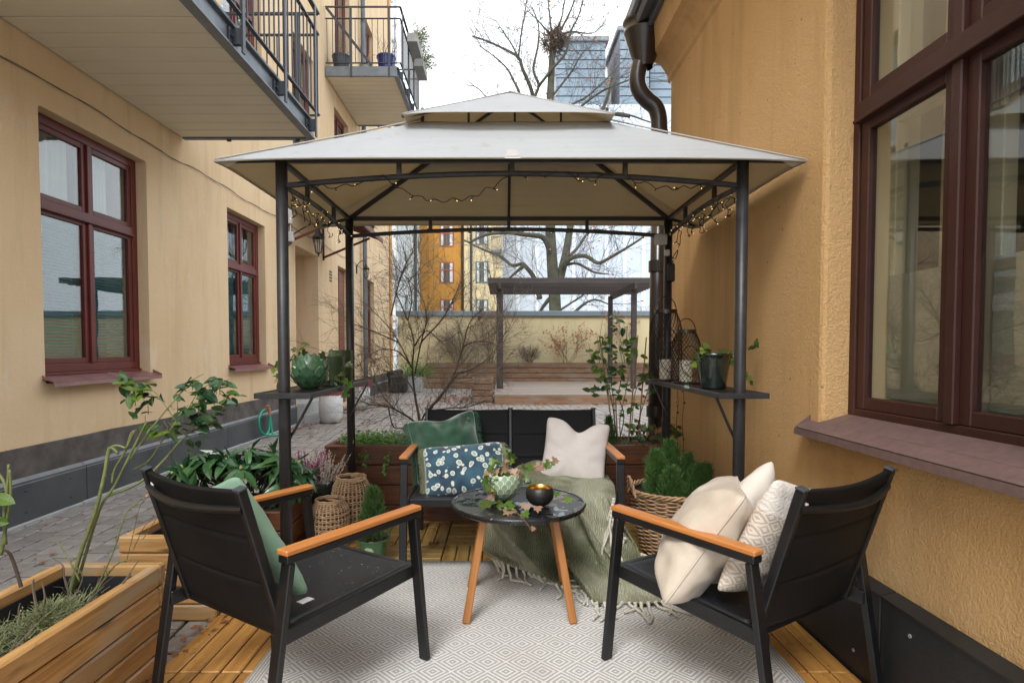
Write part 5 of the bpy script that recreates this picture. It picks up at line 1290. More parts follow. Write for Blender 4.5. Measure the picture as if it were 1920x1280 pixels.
for hi, h in enumerate(heads):
    tilt = (h-V((-1.54,3.36,.30))).normalized(); ax = (tilt+V((0,0,.9))).normalized(); n_ = 7
    e1 = ax.orthogonal().normalized(); e2 = ax.cross(e1)
    ph = rq.uniform(0, 6)
    for k in range(n_):
        a = ph+2*math.pi*k/n_; rd0 = e1*math.cos(a)+e2*math.sin(a); d = (rd0+ax*rq.uniform(-.55,.15)).normalized()
        leaf(rd_, 'rhodo', h+rd0*.006, d, rq.uniform(.11,.155), ax+rvec(rq)*.15); cnt += 1
    if hi % 3 != 2:
        s = MB(); s.lathe([(0,0),(.008,.004),(.010,.012),(.005,.022),(0,.028)], 8); obj('bud', s, MT['rhodo_bud'], rd_, mat4=Matrix.Translation(h) @ ax.to_track_quat('Z','Y').to_matrix().to_4x4())
# heather pot
hp = thing('heather_pot', 'dark glazed pot of purple and faded white heather right of the front left gazebo post', 'potted heather', (-1.25, 3.80, 0))
s = MB(); s.lathe([(0,.0),(.09,.0),(.115,.03),(.145,.12),(.15,.2),(.142,.25),(.135,.27),(.128,.27),(.13,.2),(0,.2)], 32, (-1.25,3.80,.07)); obj('pot', s, MT['dark_glaze'], hp, smooth=True)
s = MB(); s.lathe([(0,0),(.10,0),(.12,.02),(.12,.09),(.105,.1),(0,.1)], 28, (-1.25,3.80,-.03)); obj('pot_stand', s, MT['planter_old'], hp, smooth=True)
for mname, n_, cx in (('heather',1700,-1.28), ('heather_w',700,-1.17)):
    s = MB()
    for k in range(n_ // 14):
        an = rg.uniform(0,6.28); r = rg.uniform(0,.08); b = V((cx+r*math.cos(an), 3.79+r*math.sin(an), .32)); d = V((math.cos(an)*.45+rg.gauss(0,.12), math.sin(an)*.35, 1)).normalized(); L = rg.uniform(.12,.23)
        s.tube([b, b+d*L*.5, b+d*L+V((0,0,0))], .0015, .0008, n=3, cap=False)
        for q in range(16):
            t = rg.uniform(.3,1); s.tube([b+d*L*t, b+d*L*t+(rvec(rg)+d*.6)*.009], .0022, .0015, n=3, cap=False)
    obj('flower_spikes', s, MT[mname], hp, kind='stuff', fix=False)
# spilling ground cover in the left back planter
gc = thing('trailing_plants', 'bright green creeping plants with silver foliage spilling over the left planter behind the sofa', 'trailing plant', (-.85,4.2,.49))
s = MB(); s2 = MB(); n_ = 0
for k in range(2300):
    x = rg.uniform(-1.15,-.42) if k % 4 else rg.uniform(-.42,-.1); y = rg.uniform(4.05,4.4); p = V((x, y, .50+rg.uniform(0,.085)))
    leaf_into(s, p, (rg.gauss(0,1), rg.gauss(0,1), rg.uniform(0,1)), rg.uniform(.016,.034), (rg.gauss(0,.5), -.5, 1), .7)
for bx, L in ((-.98,.20),(-.93,.13),(-.82,.17),(-.78,.12),(-.62,.08),(-.52,.12),(-.45,.10),(-.38,.13)):
    p = V((bx,4.06,.54)); pts = [p]; d = V((0,-.6,.3))
    while (pts[0].z-pts[-1].z) < L: d = (d*.5+V((rg.gauss(0,.25), -.1 if pts[-1].y > 4.0 else .1, -.6))).normalized(); pts.append(pts[-1]+d*.025)
    s.tube(pts, .0012, n=3)
    for q in pts[1:]:
        for e in range(2): leaf_into(s, q+rvec(rg)*.006, (rg.gauss(0,1), -.6, rg.gauss(0,.5)), rg.uniform(.022,.036), (0,-1,.5), .8)
obj('foliage', s, MT['green_small'], gc, kind='stuff', fix=False)
for k in range(420):
    p = V((rg.gauss(-.70,.055), rg.gauss(4.25,.05), .50)); s2.tube([p, p+V((rg.gauss(0,.02), rg.gauss(0,.02), rg.uniform(.04,.10)))], .0014, .0009, n=3, cap=False)
obj('silver_foliage', s2, MT['silver'], gc, kind='stuff', fix=False)
s = MB()
for k in range(160):
    p = V((rg.uniform(-1.20,-1.08), rg.uniform(4.06,4.2), .5)); leaf_into(s, p, rvec(rg)+V((0,0,.8)), .035, rvec(rg), .7)
obj('dark_foliage', s, MT['heather'], gc, kind='stuff', fix=False)

# conifer foliage
def conifer(mb, base, h, r, n_, rg, top=.25, lean=(0,0)):
    base = V(base)
    sd_ = rg.uniform(0,50)
    for k in range(n_):
        t = rg.random()**.85; an = rg.uniform(0,6.28); rad = r*((1-t)**.55 if t > top else (.55+.45*t/top))*math.sqrt(rg.uniform(.10,1))*(1+.75*noise.noise(V((math.cos(an)*1.3+sd_, math.sin(an)*1.3, t*4.5))))
        c = base+V((lean[0]*t*h, lean[1]*t*h, t*h*.92)); q = c+V((math.cos(an),math.sin(an),0))*rad; out = V((math.cos(an)*.7+rg.gauss(0,.18),math.sin(an)*.7+rg.gauss(0,.18),1.35)).normalized()
        L = rg.uniform(.02,.075)*(1-.25*t)*(r/.09)**.5; p2 = q+out*L+rvec(rg)*.004
        mb.tube([q, p2], .0016, .0009, n=3, cap=False)
        for e in range(4):
            u = rg.uniform(.1,1); w0 = q.lerp(p2, u); leaf_into(mb, w0, out+rvec(rg)*.8, rg.uniform(.007,.013), rvec(rg), .28)
cp = thing('small_conifer', 'small upright conifer in a green glazed pot beside the wicker lanterns', 'potted conifer', (-.75,3.30,0))
s = MB(); s.lathe([(0,.004),(.060,.004),(.064,.012),(.080,.06),(.090,.105),(.095,.128),(.100,.132),(.098,.137),(.088,.134),(.082,.10),(0,.10)], 36, (-.73,3.26,.0))
for i in range(len(s.v)):
    r_i = math.hypot(s.v[i].x+.73, s.v[i].y-3.26)
    if r_i > .09: s.v[i].z += .004*math.sin(12*math.atan2(s.v[i].y-3.26, s.v[i].x+.73))
po = obj('pot', s, MT['green_glaze'], cp, smooth=True)
s = MB(); s.lathe([(0,.003),(.016,.002),(.025,0),(.027,-.003)], 20); obj('medallion', s, MT['pale_glaze'], po, smooth=True, mat4=Matrix.Translation((-.735,3.175,.075)) @ Matrix.Rotation(R(97),4,'X') @ Matrix.Scale(1.25,4,(0,1,0)))
s = MB(); s.lathe([(0,.118),(.085,.118)], 16, (-.73,3.26,0)); obj('soil', s, MT['dirt'], cp)
s = MB(); conifer(s, (-.73,3.26,.12), .30, .075, 1500, rg); s.tube([(-.73,3.26,.11),(-.73,3.26,.36)], .006, .002); obj('foliage', s, MT['conifer'], cp, fix=False)
rc = thing('dwarf_conifer', 'slim dark dwarf conifer right of the sofa back in the rear planter', 'conifer', (.76,4.12,.50))
s = MB(); conifer(s, (.765,4.10,.50), .23, .045, 600, rg, .15); s.tube([(.765,4.10,.47),(.765,4.10,.7)], .004, .002); obj('foliage', s, MT['conifer'], rc, fix=False)

# staked rose in the right back planter
kr = thing('staked_rose', 'leafy rose tied to bamboo canes in the right planter behind the sofa', 'rose', (.95,4.2,.5))
for a, b in (((1152,830),(1124,632)), ((1178,830),(1196,628)), ((1196,830),(1212,632)), ((1158,830),(1154,745))):
    s = MB(); s.tube([at(a[0],a[1],4.2), at(b[0],b[1],4.2)], .0055, .0045, n=8); obj('bamboo_cane', s, MT['bamboo'], kr)
st = [[(1152,835),(1152,780),(1148,730),(1135,680),(1125,640),(1130,600)], [(1158,835),(1150,770),(1140,720),(1130,700)], [(1166,835),(1162,790),(1172,740),(1180,700),(1190,660)], [(1175,835),(1185,790),(1190,740),(1205,700),(1218,690)], [(1160,830),(1170,780),(1160,740),(1168,690),(1160,650)], [(1150,760),(1140,730),(1152,690),(1155,660)], [(1190,830),(1200,780),(1215,730),(1222,700)]]
tips = []
for q in st:
    s = MB(); pts = stemtube(s, q, [4.15+.04*(i % 3) for i in range(len(q))], .0045, .0016, n=6); tips.append(pts); obj('stem', s, MT['twig'] if rg.random() < .5 else MT['rose_stem'], kr)
cl = [(1150,600,3),(1160,610,5),(1140,640,7),(1125,650,6),(1115,665,5),(1110,680,4),(1130,690,6),(1150,665,8),(1165,655,7),(1175,640,5),(1120,700,5),(1112,725,4),(1108,735,3),(1150,700,6),(1165,690,6),(1140,715,4),(1180,665,4),(1195,660,4),(1200,720,5),(1212,740,5),(1175,745,4),(1185,760,4),(1170,720,4),(1160,775,3),(1190,800,4),(1215,700,5),(1222,705,4),(1150,735,4)]
for x, y, n_ in cl:
    c = at(x, y, 4.18+rg.uniform(-.05,.05))
    for k in range(n_+1):
        d = rvec(rg); d.z = d.z*.5-.1; leaf(kr, 'rose' if rg.random() < .35 else 'lime', c+rvec(rg)*.036, d, rg.uniform(.045,.075), (rg.gauss(0,.4), -.8, .7))
    s = MB(); s.tube([c-V((0,0,.045)), c+V((rg.gauss(0,.01),0,.02))], .0012, n=3); obj('stem', s, MT['rose_stem'], kr)
ih = thing('ivy_heap', 'tangle of dark ivy and dry stems at the right end of the rear planter', 'ivy', (1.1,4.2,.5))
s = MB()
for k in range(26): twigs(s, V((rg.uniform(.7,1.18), rg.uniform(4.08,4.35), .50)), V((rg.gauss(0,.6), rg.gauss(0,.3)-.2, .6)), rg.uniform(.08,.2), .0022, 1, rg, 2, .8)
obj('stem', s, MT['twig_grey'], ih, kind='stuff')
for k in range(75):
    p = V((rg.uniform(.93,1.27), rg.uniform(4.0,4.3), .52+rg.uniform(0,.13))); leaf(ih, 'ivy' if rg.random() < .85 else 'fall', p, rvec(rg), rg.uniform(.035,.06), (rg.gauss(0,.4), -.7, .7))
cr_ = thing('climbing_ivy', 'dry brown ivy stems climbing the ochre wall behind the wicker basket', 'ivy', (1.34,4.3,.0))
for x0 in (1.0, 1.05):
    s = MB(); pts = [V((1.352, 4.30+.14*(x0-1)*20+.02*math.sin(k*.9+x0*9), .4+k*.045)) for k in range(18)]; s.tube(pts, .003, .0015, n=5)
    for q in pts: leaf_into(s, q+V((-.01,0,0)), rvec(rg), .025, (-1,0,0), .8)
    obj('stem', s, MT['twig'], cr_)

# big bare shrub behind the sofa
sb_ = thing('bare_shrub', 'leafless many stemmed shrub spreading behind the sofa on the left', 'shrub', (-.67,4.7,0))
st = [[(789,860),(787,792),(778,740),(773,690),(776,640),(764,600)], [(787,800),(768,783),(742,768),(726,762),(690,757),(664,744)], [(788,796),(799,772),(828,742),(852,700),(868,650),(880,606),(906,578)],
      [(790,800),(812,760),(842,722),(860,700)], [(778,700),(790,640),(800,598),(790,556),(762,520),(740,500)], [(772,690),(747,640),(722,606),(683,566)], [(748,642),(702,622),(655,604)],
      [(790,640),(828,600),(850,560),(872,508)], [(773,690),(748,660),(715,655),(690,668),(668,690)], [(733,592),(744,545),(758,502),(774,474)], [(776,650),(800,620),(830,640),(862,620)],
      [(742,768),(720,745),(700,712),(680,705)], [(799,772),(840,765),(880,762),(915,748)], [(852,700),(890,690),(925,660),(950,620)], [(764,600),(752,570),(742,548)], [(868,650),(892,640),(922,642)], [(780,740),(760,710),(735,700),(705,690)], [(765,600),(772,560),(765,520)], [(728,762),(738,800),(760,802),(782,806)]]
sh = random.Random(77)
trunkM = MB(); fine = MB()
for i, q in enumerate(st):
    Ys = [4.75+.22*math.sin(i*2.4+j*.8)*min(1, j/2) for j in range(len(q))]
    r0 = .016 if i == 0 else .0095 if i < 4 else .0065
    s = MB(); pts = stemtube(s, q, Ys, r0, .0028, n=6); obj('stem', s, MT['twig'], sb_, smooth=True)
    for k in range(3 if i else 10, len(pts)-1, 2):
        for e in range(3):
            d = (pts[k+1]-pts[k]).normalized()+rvec(sh)*.9; d.z += .15
            twigs(fine, pts[k], d, sh.uniform(.14,.40), .0026, 2, sh, 4, .75, .02, .22)
obj('twigs', fine, MT['twig_grey'], sb_, kind='stuff', fix=False)

# ------------------------------------------------------------------ baskets, lanterns
def ring_weave(mb, prof, rows_, n_stk, amp, rw, seg=5, c=(0,0,0), wig=1.0):
    """prof(t)->(r,z); rows of rods alternately inside and outside the stakes"""
    N = n_stk*seg
    for k in range(rows_):
        r, z = prof((k+.5)/rows_)
        pts = [V(c)+V(((r+amp*math.cos(math.pi*(j/seg)+k*math.pi)*1.0)*math.cos(2*math.pi*j/N), (r+amp*math.cos(math.pi*(j/seg)+k*math.pi))*math.sin(2*math.pi*j/N), z+.0012*wig*math.sin(j*.7+k*1.3))) for j in range(N)]
        mb.tube(pts, rw, n=5, closed=True)
def basket_handle(mb, p0, p1, hgt, lean, r, twist=True):
    pts = []
    for k in range(25):
        t = k/24; p = V(p0).lerp(V(p1), t)+V(lean)*math.sin(math.pi*t)+V((0,0,hgt*math.sin(math.pi*t))); pts.append(p)
    if not twist: mb.tube(pts, r, n=6); return
    for ph in (0, math.pi):
        q = []
        for k, p in enumerate(pts):
            tn = (pts[min(k+1,24)]-pts[max(k-1,0)]).normalized(); u = tn.orthogonal().normalized(); v = tn.cross(u); a = k*1.1+ph; q.append(p+(u*math.cos(a)+v*math.sin(a))*r*.6)
        mb.tube(q, r*.75, n=5)
def wicker_lantern(label, c, R0, H, hl, hdir):
    t = thing('wicker_lantern', label, 'lantern', c); c = V(c)
    def prof(u): 
        z = u*H; r = R0*(1.0 if u < .72 else math.cos((u-.72)/.28*R(48))**.8); r *= (.94+.06*min(1, u*6)); return r, z
    s = MB()
    for k in range(30):
        u = k/29
        r, z = prof(u); N = 60
        if k % 3 == 2 and u < .8: continue
        s.tube([c+V(((r)*math.cos(2*math.pi*j/N), r*math.sin(2*math.pi*j/N), z+.003*math.sin(j*math.pi/2.0+k))) for j in range(N)], .0034, n=4, closed=True)
    for j in range(30):
        a = 2*math.pi*j/30
        for off in (-.022,.022):
            pts = []
            for k in range(25):
                r, z = prof(k/24); pts.append(c+V(((r+.003*math.cos(k*math.pi/1.5))*math.cos(a+off), (r+.003*math.cos(k*math.pi/1.5))*math.sin(a+off), z)))
            s.tube(pts, .0026, n=4)
    obj('weave', s, MT['wicker'], t, kind='stuff', fix=False, smooth=True)
    s = MB(); r, z = prof(1)
    for dz in (0, .010): s.tube([c+V(((r+.002)*math.cos(.2*j), (r+.002)*math.sin(.2*j), z+dz+.002*math.sin(j*2))) for j in range(31)], .006, n=6)
    obj('rim', s, MT['wicker'], t, smooth=True)
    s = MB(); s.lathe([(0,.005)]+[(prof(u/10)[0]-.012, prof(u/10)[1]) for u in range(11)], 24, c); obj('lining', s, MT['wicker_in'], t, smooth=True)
    s = MB(); a = V((math.cos(hdir), math.sin(hdir), 0))*(r+.008); basket_handle(s, c+a+V((0,0,z-.01)), c-a+V((0,0,z-.01)), hl[0], hl[1], .006)
    obj('handle', s, MT['wicker'], t, smooth=True)
wicker_lantern('taller pale wicker lantern basket standing behind the smaller one', (-.965,3.70,.0), .122, .375, (.02, (.10,-.06,0)), 1.9)
wicker_lantern('smaller pale wicker lantern basket in front of the taller one', (-1.05,3.52,.0), .115, .275, (.03, (.06,-.075,0)), 2.2)
wb_ = thing('wicker_basket', 'large brown wicker basket planted with dark green conifers by the ochre wall', 'basket', (1.02,3.45,0))
c = V((1.01,3.42,0))
bprof = lambda u: (.165+.075*u**.9, .01+.355*u)
s = MB(); ring_weave(s, bprof, 31, 24, .0075, .0058, 5, c); obj('weave', s, MT['wicker2'], wb_, kind='stuff', fix=False, smooth=True)
for j in range(24):
    a = 2*math.pi*(j+.5)/24*1.0; s = MB(); s.tube([c+V((bprof(k/6)[0]*math.cos(a), bprof(k/6)[0]*math.sin(a), bprof(k/6)[1])) for k in range(7)], .0045, n=5); obj('stake', s, MT['wicker2'], wb_)
s = MB()
for ph in range(3):
    s.tube([c+V(((.243+.009*math.cos(j*.9+ph*2.1))*math.cos(2*math.pi*j/90), (.243+.009*math.cos(j*.9+ph*2.1))*math.sin(2*math.pi*j/90), .372+.010*math.sin(j*.9+ph*2.1))) for j in range(90)], .0068, n=5, closed=True)
obj('rim', s, MT['wicker2'], wb_, smooth=True)
for a in (R(190), R(10)):
    s = MB(); t_ = V((-math.sin(a), math.cos(a), 0)); o_ = V((math.cos(a), math.sin(a), 0)); basket_handle(s, c+o_*.245+t_*.055+V((0,0,.34)), c+o_*.245-t_*.055+V((0,0,.34)), .115, o_*.02, .009); obj('handle', s, MT['wicker2'], wb_, smooth=True)
s = MB(); s.lathe([(0,.01)]+[(bprof(u/6)[0]-.014, bprof(u/6)[1]) for u in range(7)]+[(.228,.365),(.20,.31),(0,.31)], 28, c); obj('lining', s, MT['dirt'], wb_, smooth=True)
for k, (x, y, h, r) in enumerate(((-.07,.0,.36,.085), (.01,.06,.42,.09), (.13,-.03,.26,.10), (-.02,-.08,.26,.08), (.19,.05,.24,.06), (.08,.02,.33,.07))):
    s = MB(); conifer(s, c+V((x,y,.29)), h*.88, r, 1300, rg, .2, (x*1.1, y)); s.tube([c+V((x,y,.29)), c+V((x,y,.29+h*.6))], .005, .002); obj('conifer', s, MT['conifer'], wb_, fix=False)

# wire mesh lanterns with candles on the right shelf
def mesh_lantern(label, c, R0, H, neck):
    t = thing('mesh_lantern', label, 'lantern', c); c = V(c)
    def prof(u):
        z = u*H; r = R0 if u < .68 else R0-(R0-neck)*(1-math.cos((u-.68)/.32*math.pi/2)); 
        return (r*.97 if u < .05 else r), z
    s = MB(); ns = 24
    for j in range(ns):
        for sg in (-1, 1):
            pts = []
            for k in range(41):
                r, z = prof(k/40); a = 2*math.pi*j/ns+sg*k/40*2.6; pts.append(c+V((r*math.cos(a), r*math.sin(a), z+.004)))
            s.tube(pts, .0017, n=3, cap=False)
    obj('wire_mesh', s, MT['lamp_black'], t, kind='stuff', fix=False)
    s = MB(); r = prof(1)[0]; s.lathe([(r-.002,H-.002),(r+.004,H-.002),(r+.005,H+.018),(r-.0,H+.018),(r-.002,H-.002)], 28, c); obj('top_ring', s, MT['pipe'], t, smooth=False)
    s = MB(); s.lathe([(0,0),(R0*1.0,0),(R0*1.02,.006),(R0*.98,.010),(0,.008)], 28, c); obj('base', s, MT['pipe'], t)
    s = MB()
    pts = [c+V((r*math.cos(math.pi*k/20), .0, H+.012+r*1.35*math.sin(math.pi*k/20)*1.0)) for k in range(21)]; s.tube(pts, .0032, n=6); obj('handle', s, MT['pipe'], t)
    s = MB(); pts = []
    for k in range(33):
        a = 2*math.pi*k/32; z = H*.44+H*.30*math.sin(a); dx = R0*.62*math.cos(a)*1.0; rr_ = prof(z/H)[0]+.003; pts.append(c+V((dx, -math.sqrt(max(0, rr_**2-dx**2)), z)))
    s.tube(pts[:-1], .0030, n=5, closed=True); obj('door_ring', s, MT['pipe'], t)
    cd = MB(); cd.lathe([(0,0),(.036,0),(.038,.003),(.038,.125),(.036,.128),(.030,.126),(0,.123)], 24, c+V((0,0,.011))); cd.tube([c+V((0,0,.130)), c+V((.001,0,.145))], .0012, n=4)
    tag(obj('candle', cd, MT['candle'], smooth=False), 'ivory pillar candle standing inside the %s mesh lantern' % ('taller' if H > .38 else 'shorter'), 'candle')
mesh_lantern('taller black wire mesh lantern on the right gazebo shelf', (1.075,3.80,ZS+.001), .104, .445, .068)
mesh_lantern('shorter black wire mesh lantern in front of the taller one on the right shelf', (1.115,3.50,ZS+.001), .084, .305, .054)

def ivy_vines(parent, vines, rng_, kinds=('ivy',), size=(.03,.055), r=.0016, every=2, mat='twig'):
    for vi, pts in enumerate(vines):
        P_ = smoothpath(pts, 4); s = MB(); s.tube(P_, r, r*.6, n=4); obj('vine', s, MT[mat], parent)
        for k in range(1, len(P_), every):
            kd = kinds[(vi+k) % len(kinds)] if rng_.random() < .7 else rng_.choice(kinds)
            d = rvec(rng_); d.z = d.z*.4-.35; leaf(parent, kd, P_[k]+rvec(rng_)*.006, d, rng_.uniform(*size), (rng_.gauss(0,.35), -.85, .5))
ip = thing('ivy_pot', 'tall dark glazed pot with ivy on the right gazebo shelf by the post', 'potted ivy', (1.12,2.98,ZS))
c = V((1.11,3.03,ZS+.001))
s = MB(); s.lathe([(0,0),(.058,0),(.062,.008),(.083,.15),(.086,.17),(.092,.172),(.093,.183),(.086,.186),(.080,.17),(0,.165)], 32, c); obj('pot', s, MT['dark_glaze'], ip, smooth=True)
s = MB(); s.lathe([(0,-.006),(.075,-.006),(.080,0),(.075,.0005)], 28, c+V((0,0,.0065))); 
ivy_vines(ip, [[c+V((-.02,-.02,.17)), c+V((-.08,-.05,.20)), c+V((-.12,-.06,.17)), c+V((-.13,-.06,.12))], [c+V((0,0,.17)), c+V((-.06,-.05,.215)), c+V((-.10,-.02,.225))], [c+V((.02,-.03,.17)), c+V((.03,-.05,.20)), c+V((.0,-.08,.20))],
      [c+V((.05,0,.17)), c+V((.12,-.02,.19)), c+V((.17,-.05,.22)), c+V((.20,-.06,.26))], [c+V((.05,0,.17)), c+V((.11,-.02,.13)), c+V((.15,-.04,.07)), c+V((.17,-.05,.04))],
      [c+V((-.06,0,.17)), c+V((-.12,-.02,.14)), c+V((-.15,-.04,.06)), c+V((-.14,-.05,.01))]], random.Random(3), ('ivy','ivy','ivyy'), (.028,.05))
vp = ivy_vines

# artichoke pots
def petal_mesh(name, body, rim=None, fold=.5):
    s = MB(); n_ = 6
    def pt(t, e):
        hw = .5*(math.sin(math.pi*(t*.86+.14))**.6 if t < 1 else 0)*(1-.25*t); 
        return V((hw*e, t, .10*(1-e*e)*(1-.3*t)+.16*t*t))
    for i in range(n_):
        a, b = i/n_, (i+1)/n_
        E = (-1,-.72,-.35,0,.35,.72,1)
        for e0, e1 in zip(E, E[1:]):
            s.quad(pt(a,e0), pt(a,e1), pt(b,e1), pt(b,e0), 1 if rim and (e0 == -1 or e1 == 1 or i == n_-1) else 0)
    me = s.mesh(name, [body, rim] if rim else body, smooth=True, fix=False); return me
def artichoke(parent, c, R0, H, rows_, per, me, tipout=.3, scale=1.0):
    for k in range(rows_):
        u = k/(rows_-1); ang = R(-62)+u*R(100); rad = R0*math.cos(ang)**.75 if math.cos(ang) > 0 else .0; z = H*.48+H*.46*math.sin(ang)
        for j in range(per):
            a = 2*math.pi*(j+.5*(k % 2))/per; o_ = V((math.cos(a), math.sin(a), 0)); tn = V((-math.sin(a), math.cos(a), 0))
            up = (V((0,0,1))*math.cos(ang*.75)-o_*math.sin(ang*.75)*1.0+o_*tipout*(.3)).normalized()
            M = frame3(tn, up, V(c)+o_*rad+V((0,0,z))) ; w_ = 2*math.pi*max(rad,.4*R0)/per*1.15*scale
            M = M @ Matrix.Diagonal((w_, H*.36, w_*.8, 1)); obj('petal', me, None, parent, mat4=M)
ap = thing('artichoke_pot', 'large green glazed artichoke shaped pot with ivy on the left gazebo shelf', 'potted ivy', (-1.0,3.0,ZS))
c = V((-1.0,3.02,ZS+.003)); pm1 = petal_mesh('petal', MT['artichoke'])
s = MB(); s.lathe([(0,0),(.045,0),(.07,.03),(.082,.075),(.075,.12),(.058,.15),(.05,.15),(.05,.13),(0,.13)], 28, c); obj('pot', s, MT['artichoke'], ap, smooth=True)
artichoke(ap, c, .084, .165, 5, 9, pm1)
ivy_vines(ap, [[c+V((0,0,.14)), c+V((-.07,-.03,.17)), c+V((-.12,-.04,.12)), c+V((-.14,-.05,.04)), c+V((-.15,-.05,.0))], [c+V((0,0,.14)), c+V((-.03,-.02,.20)), c+V((.01,-.03,.24))], [c+V((0,0,.14)), c+V((-.05,0,.19)), c+V((-.09,0,.22))], [c+V((-.02,0,.14)), c+V((-.09,-.04,.10)), c+V((-.12,-.07,.05)), c+V((-.09,-.09,.01))],
      [c+V((.03,0,.13)), c+V((.07,0,.17)), c+V((.10,.02,.19))], [c+V((0,0,.14)), c+V((-.08,.02,.15)), c+V((-.16,0,.14)), c+V((-.18,-.02,.09))]], random.Random(8), ('ivy','ivy','ivyy','ivyp'), (.03,.055))
# perforated lanterns on the left shelf
def perforated(label, c, r, h):
    t = thing('perforated_lantern', label, 'lantern', c); s = MB(); N = 54; rows_ = int(h/.0082); 
    def P_(j, z, q=0): a = 2*math.pi*(j+q)/N; return V(c)+V((r*math.cos(a), r*math.sin(a), z))
    s.lathe([(0,.002),(r,.002),(r,.02)], N, c); s.lathe([(r,h-.02),(r,h),(r-.003,h),(r-.003,h-.02)], N, c)
    dz = (h-.04)/rows_
    for k in range(rows_):
        z = .02+k*dz
        for j in range(N):
            a, b = P_(j,z), P_(j+1,z); d, e = P_(j,z+dz), P_(j+1,z+dz); i_ = [p.lerp((a+b+d+e)/4, .42) for p in (a,b,e,d)]
            s.quad(a,b,i_[1],i_[0]); s.quad(b,e,i_[2],i_[1]); s.quad(e,d,i_[3],i_[2]); s.quad(d,a,i_[0],i_[3])
    obj('perforated_body', s, MT['olive_metal'], t, fix=False)
perforated('shorter olive green perforated metal lantern on the left shelf', (-.965,3.30,ZS+.001), .070, .165)
perforated('taller olive green perforated metal lantern behind the shorter one', (-.975,3.52,ZS+.001), .070, .20)
iv = thing('shelf_ivy', 'bright ivy with long hanging stem in front of the olive lanterns on the left shelf', 'ivy', (-.92,3.2,ZS))
c = V((-.90,3.2,ZS+.003)); ivy_vines(iv, [[c, c+V((.01,-.02,.06)), c+V((.03,0,.11)), c+V((.05,.02,.13))], [c, c+V((.03,0,.04)), c+V((.05,0,.0)), c+V((.05,0,-.05))]], random.Random(5), ('ivyy','ivy'), (.035,.06))
ivy_vines(iv, [[c+V((.05,0,.0)), c+V((.06,.1,-.15)), c+V((.05,.1,-.32)), c+V((.08,.12,-.5))]], random.Random(6), ('ivyp',), (.02,.03), .0012, 7)

# table pieces
tp = thing('leaf_pattern_pot', 'pale green pot with leaf relief and trailing ivy on the coffee table', 'potted ivy', (.005,2.72,.495))
c = V((.005,2.72,.4955)); pm2 = petal_mesh('petal', MT['pale_glaze'], MT['pale_rim'])
s = MB(); s.lathe([(0,0),(.040,0),(.046,.006),(.078,.045),(.088,.085),(.083,.118),(.078,.122),(.074,.11),(0,.10)], 32, c); obj('pot', s, MT['pale_glaze'], tp, smooth=True)
for k in range(6):
    u = k/5; z = .004+.088*u; r_z = (.044, .066, .079, .086, .0885, .086)[k]
    slope = (50, 40, 25, 12, 2, -6)[k]
    for j in range(15):
        a = 2*math.pi*(j+.5*(k % 2))/15; o_ = V((math.cos(a), math.sin(a), 0)); tn = V((-math.sin(a), math.cos(a), 0)); up = (V((0,0,1))*math.cos(R(slope))+o_*math.sin(R(slope))).normalized()
        obj('petal', pm2, None, tp, mat4=frame3(tn, up, c+o_*(r_z+.0005)+V((0,0,z))) @ Matrix.Diagonal((2*math.pi*r_z/15*1.12, .037, .016, 1)))
rv = random.Random(14)
def tbl(x, y, z): return c+V((x, y, z))
ivy_vines(tp, [[tbl(0,0,.10), tbl(-.03,-.03,.15), tbl(-.06,-.05,.14), tbl(-.09,-.06,.10)], [tbl(0,0,.10), tbl(-.02,-.02,.17), tbl(-.05,0,.19)], [tbl(0,0,.10), tbl(.02,-.02,.17), tbl(.03,-.02,.21), tbl(.02,0,.24)], [tbl(0,0,.10), tbl(.05,-.04,.13), tbl(.09,-.05,.12), tbl(.12,-.05,.09)],
      [tbl(.02,0,.10), tbl(.08,-.02,.15), tbl(.14,-.03,.15), tbl(.19,-.03,.17), tbl(.24,-.03,.185)], [tbl(-.02,-.02,.10), tbl(-.05,-.07,.12), tbl(-.055,-.10,.07), tbl(-.03,-.13,.02), tbl(-.01,-.17,.006), tbl(.03,-.23,.006)]], rv, ('ivyp','ivy','ivyy','ivyp','ivy'), (.026,.055), .0014, 1)
ivy_vines(tp, [[tbl(.03,-.23,.006), tbl(.06,-.27,.01), tbl(.09,-.345,.0), tbl(.12,-.355,-.04)]], rv, ('ivyp',), (.02,.03), .0013, 5, 'bamboo')
for x, y, L, kd in ((-.06,-.15,.085,'ivy'), (.01,-.19,.078,'ivyy'), (.10,-.20,.055,'ivyp'), (.255,.02,.055,'ivyy'), (.305,-.09,.055,'ivyy'), (.15,-.24,.05,'ivyp'), (.09,-.33,.045,'ivyy'), (.21,.06,.04,'ivyp')):
    leaf(tp, kd, tbl(x,y,.03), (rv.gauss(0,.3), -.7, -.28), L, (rv.gauss(0,.25), -.6, 1))
s = MB(); s.lathe([(0,.001),(.034,.001),(.044,.006),(.062,.030),(.064,.055),(.058,.078),(.055,.080)], 36, (.175,2.62,.495)); bo = obj('bowl', s, MT['bowl'], smooth=True); tag(bo, 'small black hammered bowl with gold inside on the coffee table', 'bowl')
s = MB(); s.lathe([(.0555,.080),(.0535,.0795),(.055,.06),(.05,.03),(.03,.014),(0,.012)], 36, (.175,2.62,.495)); obj('bowl_inside', s, MT['gold'], bo, smooth=True)

